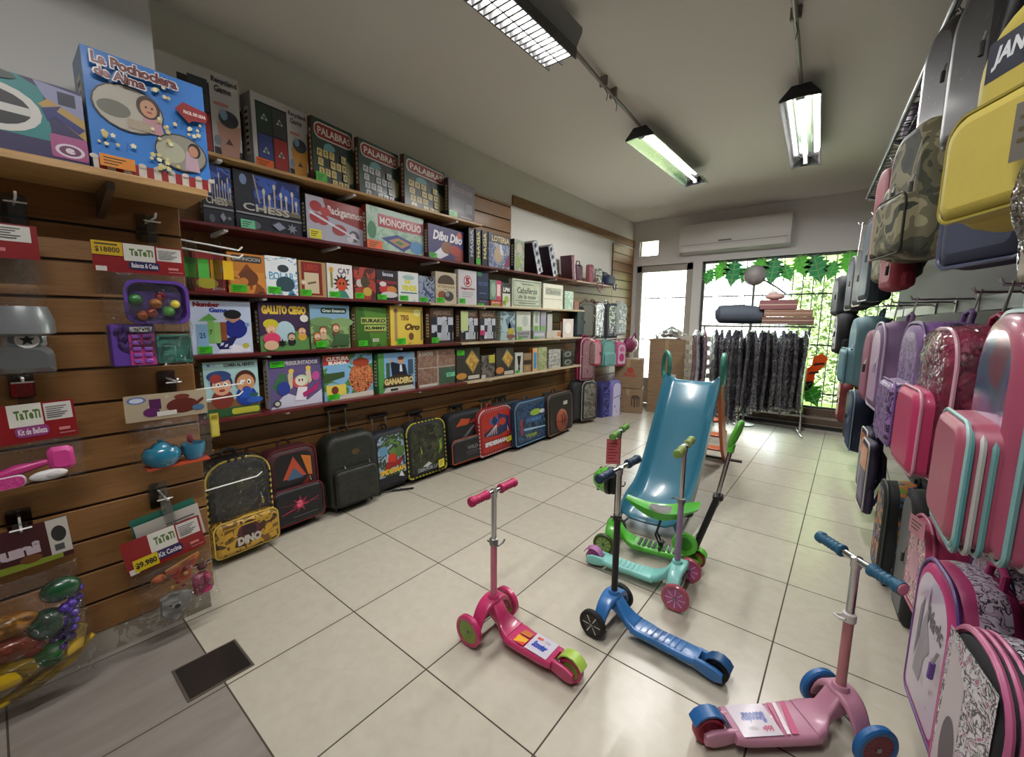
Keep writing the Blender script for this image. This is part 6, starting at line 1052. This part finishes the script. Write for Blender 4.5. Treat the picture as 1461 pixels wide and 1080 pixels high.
for i in range(11):
    q = i/10; x = .1+.46*q; wd = .06+.13*min(1, q*1.5)-.05*max(0, q-.85)/.15; dp = .02+.06*sin(pi*min(1, q*1.05)); zt_ = .385-.045*sin(pi*q)+.035*q*q
    R.append([(x, a, zt_+c) for a, c in [(-wd/2, .0), (-wd/2+.02, -.008), (wd/2-.02, -.008), (wd/2, .0), (wd*.36, -dp*.75), (0, -dp), (-wd*.36, -dp*.75)]])
b.loft(R, GR1); b.obj('seat_shell', gt)
b = B(); b.loft([[(x, a, z) for a, z in ((-w_/2, zz_), (w_/2, zz_), (w_*.4, zz_+.01), (-w_*.4, zz_+.01))] for x, w_, zz_ in ((.26, .07, .345), (.34, .13, .338), (.45, .14, .345), (.53, .11, .36))], mat('#7c7a7a', .7, bump=.3)); b.obj('seat_pad', gt)
b = B(); b.tube([(.545, 0, .09), (.56, 0, .16), (.66, .02, .50)], .02, BLACKP, 14); b.obj('push_post', gt)
b = B(); b.tube([(.655, .02, .49), (.71, .03, .81)], .0135, CHROME, 14); b.obj('push_tube', gt)
b = B(); b.box(.632, -.02, .48, .69, .05, .515, BLACKP, .008); b.obj('push_clamp', gt)
b = B(); b.tube([(.706, .03, .79), (.714, .031, .84)], .021, GR2, 12); b.tube([(.73+.025*sin(a)+.012*cos(a), .033+.03*cos(a), .905+.075*sin(a)) for a in [2*pi*i/22 for i in range(22)]], .014, GR2, 10, True); b.obj('push_handle', gt)
b = B(); b.lathe([(.07, -.012), (.075, -.006), (.075, .006), (.07, .012), (.045, .012), (.045, -.012), (.07, -.012)], GR2, 24, 'y', (.5, -.09, .19)); b.lathe([(0, -.006), (.048, -.006), (.048, .006), (0, .006)], mat('#3c8a24', .4), 20, 'y', (.5, -.09, .19)); b.obj('foot_ring', gt)
b = B(); b.cyl((.5, -.09, .19), (.55, 0, .17), .01, BLACKP, 8); b.obj('foot_ring_arm', gt)
b = B(); b.lathe([(0, -.1), (.04, -.094), (.075, -.06), (.088, -.02), (.09, .01), (.086, .012), (.0, .012)], mat('#5cae34', .3, 0, .4), 26, 'x', (-.035, .0, .47))
for k in range(9):
    a = k*.7; b.ell((-.035-.055+.02*(k % 2), .072*cos(a), .47+.072*sin(a)), .012, .013, .013, BLACKP, 8, 6)
b.obj('storage_shell', gt)
b = B(); b.lathe([(.07, -.012), (.096, -.012), (.096, .012), (.07, .012), (.07, -.012)], BLACKP, 26, 'x', (-.02, .0, .47)); b.box(-.03, -.03, .38, .03, .03, .56, BLACKP, .01); b.obj('shell_mount', gt)
b = B(); b.plate(rect(-.045, -.17, .045, .0), 0, .002, C('#b04a50')); b.poly(rect(-.04, -.165, .04, -.005), .0025, C('#c05a60'))
for i in range(7): b.poly(rect(-.035, -.035-.02*i, .03-.01*(i % 3), -.028-.02*i), .003, C('#8a2c34'))
o = b.obj('price_tag', gt); o.matrix_local = Matrix.Translation((.03, -.12, .805)) @ Matrix.Rotation(.45, 4, 'Z') @ Matrix(((1, 0, 0, 0), (0, 0, -1, 0), (0, 1, 0, 0), (0, 0, 0, 1)))
# ================================================================== right-hand fixture
RK = mat('#55535a', .4, .5)
t = thing('wire_rack', 'grey wire rack shelf high along the right wall', 'rack', Matrix.Translation((0, 0, 3.0)))
rf = lambda y: .416-.0658*y
for dx, dz, r_ in ((0, 0, .012), (.03, .05, .008), (.42, 0, .01)): b = B(); b.tube([(rf(.6)+dx, .6, dz), (rf(6.5)+dx, 6.5, dz)], r_, RK, 8); b.obj('rail', t)
b = B()
for i in range(59): y = .65+i*.1; b.tube([(rf(y), y, 0), (rf(y)+.42, y, 0)], .004, RK, 5)
for k in range(1, 6): b.tube([(rf(.6)+.07*k, .6, .002), (rf(6.5)+.07*k, 6.5, .002)], .004, RK, 5)
b.obj('wire_mesh', t)
for y in (1.4, 3.0, 4.6, 6.4):
    b = B(); x0 = rf(y); b.loft([[(x0+.01, y-.012, -.01), (x0+.01, y+.012, -.01), (x0+.01, y+.012, -.04), (x0+.01, y-.012, -.04)], [(rw(y)-.02, y-.012, -.01), (rw(y)-.02, y+.012, -.01), (rw(y)-.02, y+.012, -.18), (rw(y)-.02, y-.012, -.18)]], RK, smooth=False); b.obj('bracket', t)
SP = art(['#1c1820', '#241e28', '#9a94a0'], 55, .4, .3, 0, spread=.7)
for i, (y, lab) in enumerate(((2.2, 'nearest dark speckled bag lying on the wire rack'), (2.9, 'second dark speckled bag on the wire rack'), (3.7, 'third dark bag on the wire rack'), (4.7, 'far dark purple bag lying on the wire rack'))):
    b = B(); b.slab(rrect(rf(y)+.06, y-.3, rf(y)+.40, y+.3, .06), [(.058, .03), (.08, 0), (.2, 0), (.24, .04)], (SP, SP, mat('#2c2630', .6), mat('#3a2c40', .5))[i]); tag(b.obj('stored_bag', None, Matrix.Translation((0, 0, 2.949+.0))), lab, 'bag', 'bags lying on the wire rack')
HOOKS = []; BARS = (.98, 1.665, 2.42)
RB = 'school bags along the right wall'
def rbag(label, F, zb, w, h, d, th=0, roll=0, tilt=0, **k):
    th += RTH; u = Vector((sin(th), -cos(th))); n = Vector((-cos(th), -sin(th))); O = Vector(F)-u*w/2-n*d
    M = right_frame((O.x, O.y, zb), th, tilt) @ Matrix.Translation((0, h, 0)) @ Matrix.Rotation(roll, 4, 'Z') @ Matrix.Translation((0, -h, 0))
    k.setdefault('group', RB); k.setdefault('rt', .12); k.setdefault('straps', True); k.setdefault('lumpy', .0065); 
    if zb > .1:
        bz = min((q for q in BARS if q > zb+h*.8), default=2.42, key=lambda q: abs(q-zb-h)); up = max(.05, bz+.035-zb-h); k.setdefault('hook_up', up)
        HOOKS.append((bz, O.x, O.y, zb+h+up))
    return backpack(k.pop('name', 'backpack'), label, M, w, h, d, **k)
YEL = mat('#b0a044', .65, bump=.25, bscale=14)
rbag('mustard yellow backpack with navy maker label, hanging at the upper right', (.305, 1.15), 1.78, .32, .44, .15, th=.42, roll=.0, body=YEL, front=YEL, rt=.12, pulls=0, pocket=(.5, .88, YEL, .05, '#8c8030'), prims=[('r', .02, .72, .86, .93, '#10182c'), ('t', 'JANSPORT', .07, .77, .81, .89, '#c8ccd0', 2, 1)], tag_card=(.3, .3, .06, .1, '#5e5a52'))
CAMO = art(['#2c3226', '#444636', '#6e6a50', '#9a9474', '#3a3e30', '#23281f'], 7, .7, 0, 2, spread=.42)
rbag('camouflage backpack hanging from the top bar at right', (.17, 2.45), 1.86, .34, .56, .2, body=CAMO, front=CAMO, gusset=CAMO, pocket=(.45, .85, CAMO, .05, '#2a2c22'), th=.25, pulls=2)
rbag('dark camouflage backpack just behind the first camouflage one', (.1, 2.95), 1.8, .32, .5, .16, body=CAMO, front=CAMO, th=.1)
rbag('coral pink backpack with loose straps in the top row at right', (.08, 3.1), 1.92, .2, .5, .07, body=mat('#a84858', .6), front='#b85464', th=.2)
rbag('small crimson bag low in the top row at right, under the camouflage one', (.13, 2.8), 1.74, .2, .24, .1, body=mat('#9c3444', .65), front='#a83c4c', th=.2, straps=False)
rbag('dark teal backpack in the top row at right', (.05, 3.6), 1.72, .3, .54, .14, body=mat('#24343c', .7), front='#2c4450', piping='#5c7074', th=.1)
rbag('black backpack with beige edging in the top row at right', (.02, 4.0), 1.7, .3, .42, .14, body=mat('#1c2024', .7), front='#252a30', piping='#8a846c', th=.1)
rbag('slate backpack with grey edging, second last in the top row at right', (-.03, 4.4), 1.68, .3, .44, .14, body=mat('#2a3038', .7), front='#323a44', piping='#7c8078', th=.1)
rbag('charcoal backpack bulging toward the window, last in the top row at right', (-.12, 4.75), 1.64, .32, .36, .16, body=mat('#23272c', .7), front='#2c3238', th=.15)
rbag('navy backpack below the yellow one at right', (.31, 1.62), 1.74, .32, .3, .14, body=mat('#20263c', .7), front='#262e48', piping='#3c4460', th=.35)
rbag('dark charcoal backpack hanging high behind the yellow one', (.27, 2.05), 2.2, .26, .5, .1, body=mat('#121216', .5), front=art(['#141418', '#1e1e22', '#4c484c'], 30, .5, .1, 1, spread=.5), th=.3)
rbag('dark speckled backpack hanging highest at right, beyond the charcoal one', (.23, 2.6), 2.36, .26, .5, .1, body=mat('#1a171d', .4), front=art(['#1c1820', '#2a2430', '#58525c'], 26, .5, .1, 1, spread=.5), th=.3)
# crumpled clear bag at the right edge
b = B(); CF = film('crumpled_film', (.86, .85, .82), .1, .08, 1.0, 18)
b.surf(lambda u, v: ((.08+.012*sin(9*v+5*u*6.28))*cos(2*pi*u)*sin(pi*min(.97, v*.9+.1))**.5, (.08+.014*sin(13*v+3*u*6.28))*sin(2*pi*u)*sin(pi*min(.97, v*.9+.1))**.5, .34*v), 40, 24, CF)
t = thing('wrapped_bag', 'bag in crumpled clear plastic at the right edge, beneath the yellow backpack', 'bag', Matrix.Translation((.285, 1.14, 1.62)))
b.obj('plastic_cover', t); b = B(); b.slab(arch(.13, .27, .04, .02), [(-.04, .02), (-.02, 0), (.02, 0), (.04, .02)], mat('#8c7c6c', .6)); b.v = [(x, z, y+.02) for x, y, z in b.v]; b.obj('bag_body', t); b = B(); b.tube([(0, 0, .33), (.0, 0, .4)], .006, WHITEP, 6); b.obj('hanging_loop', t)
# middle row
LILP = art(['#8a6c9c', '#8a6c9c', '#2c2038', '#7c5c8c'], 26, .5, .15, 1, spread=.16)
rbag('lilac backpack with black scribble print in the middle row at right', (.20, 2.12), 1.08, .34, .5, .2, body=mat('#6c4c80', .6), gusset=LILP, front=LILP, piping='#5a3a70', pocket=(.5, .8, LILP, .06, '#6a4a80'), th=.05, pulls=0)
HOT = mat('#a02450', .5)
rbag('raspberry pink backpack with white edging between the lilac and the holographic one', (.235, 1.74), 1.08, .32, .48, .16, body=HOT, front='#b02c5c', piping='#c0909c', pocket=(.56, .82, '#a82854', .06, '#b88090'), th=.05, film_on=True)
HOLO = art(['#8c5c84', '#b06a88', '#c8a8c8', '#7c7cb0', '#6ca4b4', '#b86a7c'], 7, .12, .8, 2, metal=.55, const=False)
t = rbag('holographic pink backpack with mint striped zips, large at the right edge', (.265, 1.28), 1.06, .32, .54, .2, body=mat('#9c4860', .4, 0, .4), gusset=HOLO, front=HOLO, pocket=(.52, .84, mat('#98485c', .45), .06, '#8cb0ac'), th=-.03, pulls=0)
for i, c in enumerate(('#6c9c9c', '#b8b8b4', '#5c9094', '#a8a8a8', '#78a4a4')): b = B(); b.tube([(x*(.99+.012*0), y, .045+.032*i) for x, y in arch(.322, .542, .12, .035)], .007, C(c, .3), 6, True); b.obj('striped_zip', t)
for i, c in enumerate(('#6c9c9c', '#b8b8b4', '#5c9094')): b = B(); b.tube([(x, y, .205+.018*i) for x, y in arch(.272, .285, .05, .03)], .006, C(c, .3), 6, True); b.obj('pocket_stripe', t)
rbag('second holographic pink backpack hanging behind the large one', (.36, 1.6), 1.1, .3, .5, .18, body=mat('#8c4058', .4), front=HOLO, gusset=HOLO, th=.1)
rbag('pale teal backpack in the middle row nearest the window', (.03, 3.5), 1.16, .32, .46, .18, body=mat('#5c8088', .65), front='#6c949c', th=.08, pocket=(.5, .82, '#64909a', .05, '#4c7078'))
rbag('mauve backpack between the lilac and the pale teal one', (.12, 2.7), 1.14, .28, .44, .15, body=mat('#74587c', .6), front=art(['#8c6c94', '#b498b4', '#6c4c78'], 12), th=.06, piping='#b0a0b4')
rbag('dusty rose backpack tucked beside the pale teal one', (.09, 3.08), 1.12, .26, .42, .13, body=mat('#84485c', .6), front='#94546c', th=.06)
rbag('black and white backpack farthest in the middle row at right', (-.1, 4.7), 1.3, .28, .38, .12, body=mat('#202024', .7), front=art(['#202024', '#b8b8bc'], 9), th=.1)
# lower row
DINP = art(['#14181a', '#14181a', '#3c5a78', '#c8682c', '#6c8a34', '#14181a'], 11, .55, .1, 1, spread=.3)
rbag('black trolley backpack with colourful dinosaur print standing on the floor at right', (.245, 3.2), .001, .3, .62, .2, body=mat('#15181a', .7), front=DINP, gusset=DINP, piping='#3c4440', th=.02, wheels=True, straps=False, pulls=0)
rbag('black backpack with grey lid behind the dinosaur trolley', (.33, 2.82), .001, .3, .7, .18, body=mat('#1a1c1f', .7), front=art(['#1c2022', '#4c5054', '#24282a'], 12), th=.02, straps=False)
for y, lab in ((3.85, 'white edged case with an orange top, nearer of two in the lower right row'), (4.3, 'white edged case with an orange top, farther of two in the lower right row')):
    rbag(lab, (.17, y), .2, .28, .52, .07, body=mat('#2c2440', .6), front=art(['#2c2448', '#3c3458'], 10), piping='#c8c4bc', rt=.05, prims=[('r', 0, .62, 1, 1, '#b86424'), ('p', [(.1, .1), (.5, .55), (.9, .1)], '#5c5488')], name='satchel', cat='bag', pulls=0, th=.05)
rbag('navy backpack with pale zip in the lower row near the window', (.07, 4.95), .38, .34, .56, .16, body=mat('#1c2a48', .65), front='#20345c', piping='#8ca0b0', th=.05)
rbag('black backpack beside the navy one in the lower right row', (.05, 5.5), .34, .32, .54, .14, body=mat('#17191c', .7), front='#1f2226', th=.05)
rbag('dark red backpack farthest along the lower right row', (-.04, 6.15), .42, .3, .5, .13, body=mat('#5c1c1c', .6), front=art(['#6c2420', '#8c3028', '#4c1818'], 12), th=.05)
SEQ = art(['#7c3448', '#b87c8c', '#d8b0b8', '#5c2034', '#a05468'], 110, .3, .4, 0, kind='cells')
rbag('pink sequin backpack with a card tag, behind the unicorn print bag', (.30, 2.10), .42, .27, .40, .2, body=mat('#a02c58', .5), front=SEQ, gusset=mat('#a83464', .5), th=.08, piping='#b85478', prims=[('e', .45, .5, .24, .2, '#c08c9c'), ('r', .38, .6, .5, .85, '#c08c9c')], tag_card=(.3, .96, .1, .07, '#c88894'), pulls=0)
LEO = art(['#c8c4c8', '#c8c4c8', '#201c24', '#c0bcc4', '#a04878'], 30, .4, .3, 1, spread=.3, dist=2.2)
SCR = art(['#c0b4c4', '#c0b4c4', '#40343c', '#b89cb4'], 34, .4, .3, 1, spread=.2, dist=2.5)
t = rbag('white unicorn print backpack with purple zip and pink panels in the lower right row', (.275, 1.47), .38, .34, .5, .15, body=mat('#a83068', .5), front=art(['#b0a4b4', '#bcb0c0', '#a898b0'], 8, .3, .4), gusset=SCR, piping='#5c3c80', th=.06, rt=.13, pulls=1,
     prims=[('t', 'Magic', .42, .62, .9, .8, '#54485c', 2, 1), ('p', [(.2, .2), (.34, .66), (.42, .78), (.46, .66), (.62, .5), (.5, .42), (.44, .2)], '#8c8490'), ('p', [(.18, .3), (.2, .7), (.3, .8), (.28, .5)], '#6a6474'), ('p', [(.4, .76), (.44, .94), (.46, .76)], '#74647c'), ('e', .72, .4, .05, .03, '#6a5c70'), ('s', .75, .5, .06, '#74647c', 5), ('s', .8, .3, .04, '#8c7c94', 5)])
t = rbag('leopard print backpack with a pink triple zip at the lower right corner', (.30, 1.16), .36, .29, .52, .17, body=mat('#17161a', .7), front=art(['#b8b0b4', '#c4bcc0', '#a8a0a8'], 8, .3, .4), gusset=LEO, piping='#b05880', th=.1, rt=.13, prims=[('r', .0, .0, 1, 1, LEO), ('p', [(.0, .0), (.5, .0), (.45, .8), (.1, .95)], '#b8aeb0'), ('e', .3, .35, .16, .2, '#4c484c')], pulls=1)
for i in range(3): b = B(); b.tube([(x*1.005, y, .12+.018*i) for x, y in arch(.288, .52, .13, .035)], .006, C('#b05c80'), 6, True); b.obj('zip', t)
rbag('scribble print backpack with pink strap beyond the unicorn bag', (.42, 1.75), .42, .3, .44, .15, body=SCR, front=SCR, piping='#4c3c70', th=.06)

# long bars with the hooks that carry these bags
for zb_, lab in ((1.665, 'grey steel bar with hooks carrying the middle row of bags at right'), (2.42, 'grey steel bar carrying the top row of bags at right'), (.98, 'grey steel bar carrying the lower row of bags at right')):
    t = thing('hanging_bar', lab, 'hanging bar', Matrix.Translation((0, 0, zb_)))
    b = B(); b.loft([[(.62-.058*y+a, y, c) for a, c in ((-.014, -.03), (.014, -.03), (.014, .03), (-.014, .03))] for y in (.9, 6.5)], mat('#4c4c50', .4, .5), smooth=False); b.obj('bar', t)
    for bz, x0, y, zt_ in HOOKS:
        if bz != zb_: continue
        x = .62-.058*y; zz_ = zt_-zb_-.012; b = B(); b.tube([(x, y, 0), (x-.03, y, zz_), (x0+.0, y, zz_), (x0-.035, y, zz_+.002), (x0-.045, y, zz_+.02)], .005, CHROME, 6); b.box(x-.02, y-.012, -.034, x-.014, y+.012, .045, WHITEP, .002); b.obj('hook', t)
    for y in (1.1, 3.6, 6.2): b = B(); b.tube([(.62-.058*y, y, 0), (rw(y)+.01, y, 0)], .012, RK, 8); b.obj('wall_arm', t)

# ================================================================== leaf decals on the shop window
VEIN = None
def vinyl(col):
    k = ('vinyl', col)
    if k not in MC:
        m = bpy.data.materials.new('vinyl'); m.use_nodes = True; nt = m.node_tree; p = nt.nodes['Principled BSDF']; p.inputs['Base Color'].default_value = lin(col); p.inputs['Roughness'].default_value = .5
        a = nt.nodes.new('ShaderNodeBsdfTranslucent'); a.inputs[0].default_value = lin(col); x = nt.nodes.new('ShaderNodeMixShader'); x.inputs[0].default_value = .45
        nt.links.new(p.outputs[0], x.inputs[1]); nt.links.new(a.outputs[0], x.inputs[2]); nt.links.new(x.outputs[0], nt.nodes['Material Output'].inputs[0]); MC[k] = m
    return MC[k]
def leaf(x, z, s, rot, col, label):
    b = B(); o = []
    n = 5
    for i in range(n+1): o += [(.5*s*math.sin(pi*(.12+.8*i/n))*1.0, s*(.5-1.0*i/n)), (.3*s*math.sin(pi*(.12+.8*i/n)), s*(.42-1.0*i/n))]
    o = o+[(0, -.75*s)]+[(-a, c) for a, c in o[::-1]]
    b.plate(o, 0, .002, vinyl(col)); VEIN = vinyl('#b8e8a0'); b.poly([(-.008, -.7*s), (.008, -.7*s), (.008, .5*s), (-.008, .5*s)], .0024, VEIN)
    for i in range(4):
        for q in (-1, 1): b.poly([(0, s*(.3-.24*i)), (q*.34*s, s*(.4-.24*i)), (q*.34*s, s*(.425-.24*i)), (0, s*(.34-.24*i))][::q], .0024, VEIN)
    M = Matrix(((1, 0, 0, x), (0, 0, -1, YB+.055), (0, 1, 0, z), (0, 0, 0, 1))) @ Matrix.Rotation(rot, 4, 'Z')
    tag(b.obj('leaf_decal', None, M), label, 'leaf decal', 'leaf decals on the shop window')
random.seed(4)
for i in range(12):
    leaf(-2.02+i*.19, 2.42+.05*((i*5) % 3-1), .3+.06*((i*7) % 3-1), random.uniform(-.5, .5), ('#5cb868', '#7ccc58', '#4ca878')[i % 3], 'green paper leaf at the top of the shop window, %s from the left' % ords[i])
b = B(); o = [(0, -.1), (.12, -.12), (.2, .0), (.22, .18), (.32, .3), (.36, .42), (.28, .5), (.18, .44), (.16, .3), (.06, .2), (-.04, .1)]
b.plate(o, 0, .002, vinyl('#e07028'))
for y in (.0, .16, .3): b.poly([(.06+.4*y, y), (.2+.4*y, y+.03), (.2+.4*y, y+.06), (.08+.4*y, y+.04)], .0024, BLACKP)
tag(b.obj('striped_decal', None, Matrix(((1, 0, 0, -.60), (0, 0, -1, YB+.055), (0, 1, 0, .62), (0, 0, 0, 1)))), 'orange decal with black stripes low on the shop window', 'window decal')
leaf(-.42, .5, .34, .5, '#4aa83c', 'large green leaf decal low on the shop window beside the orange decal')
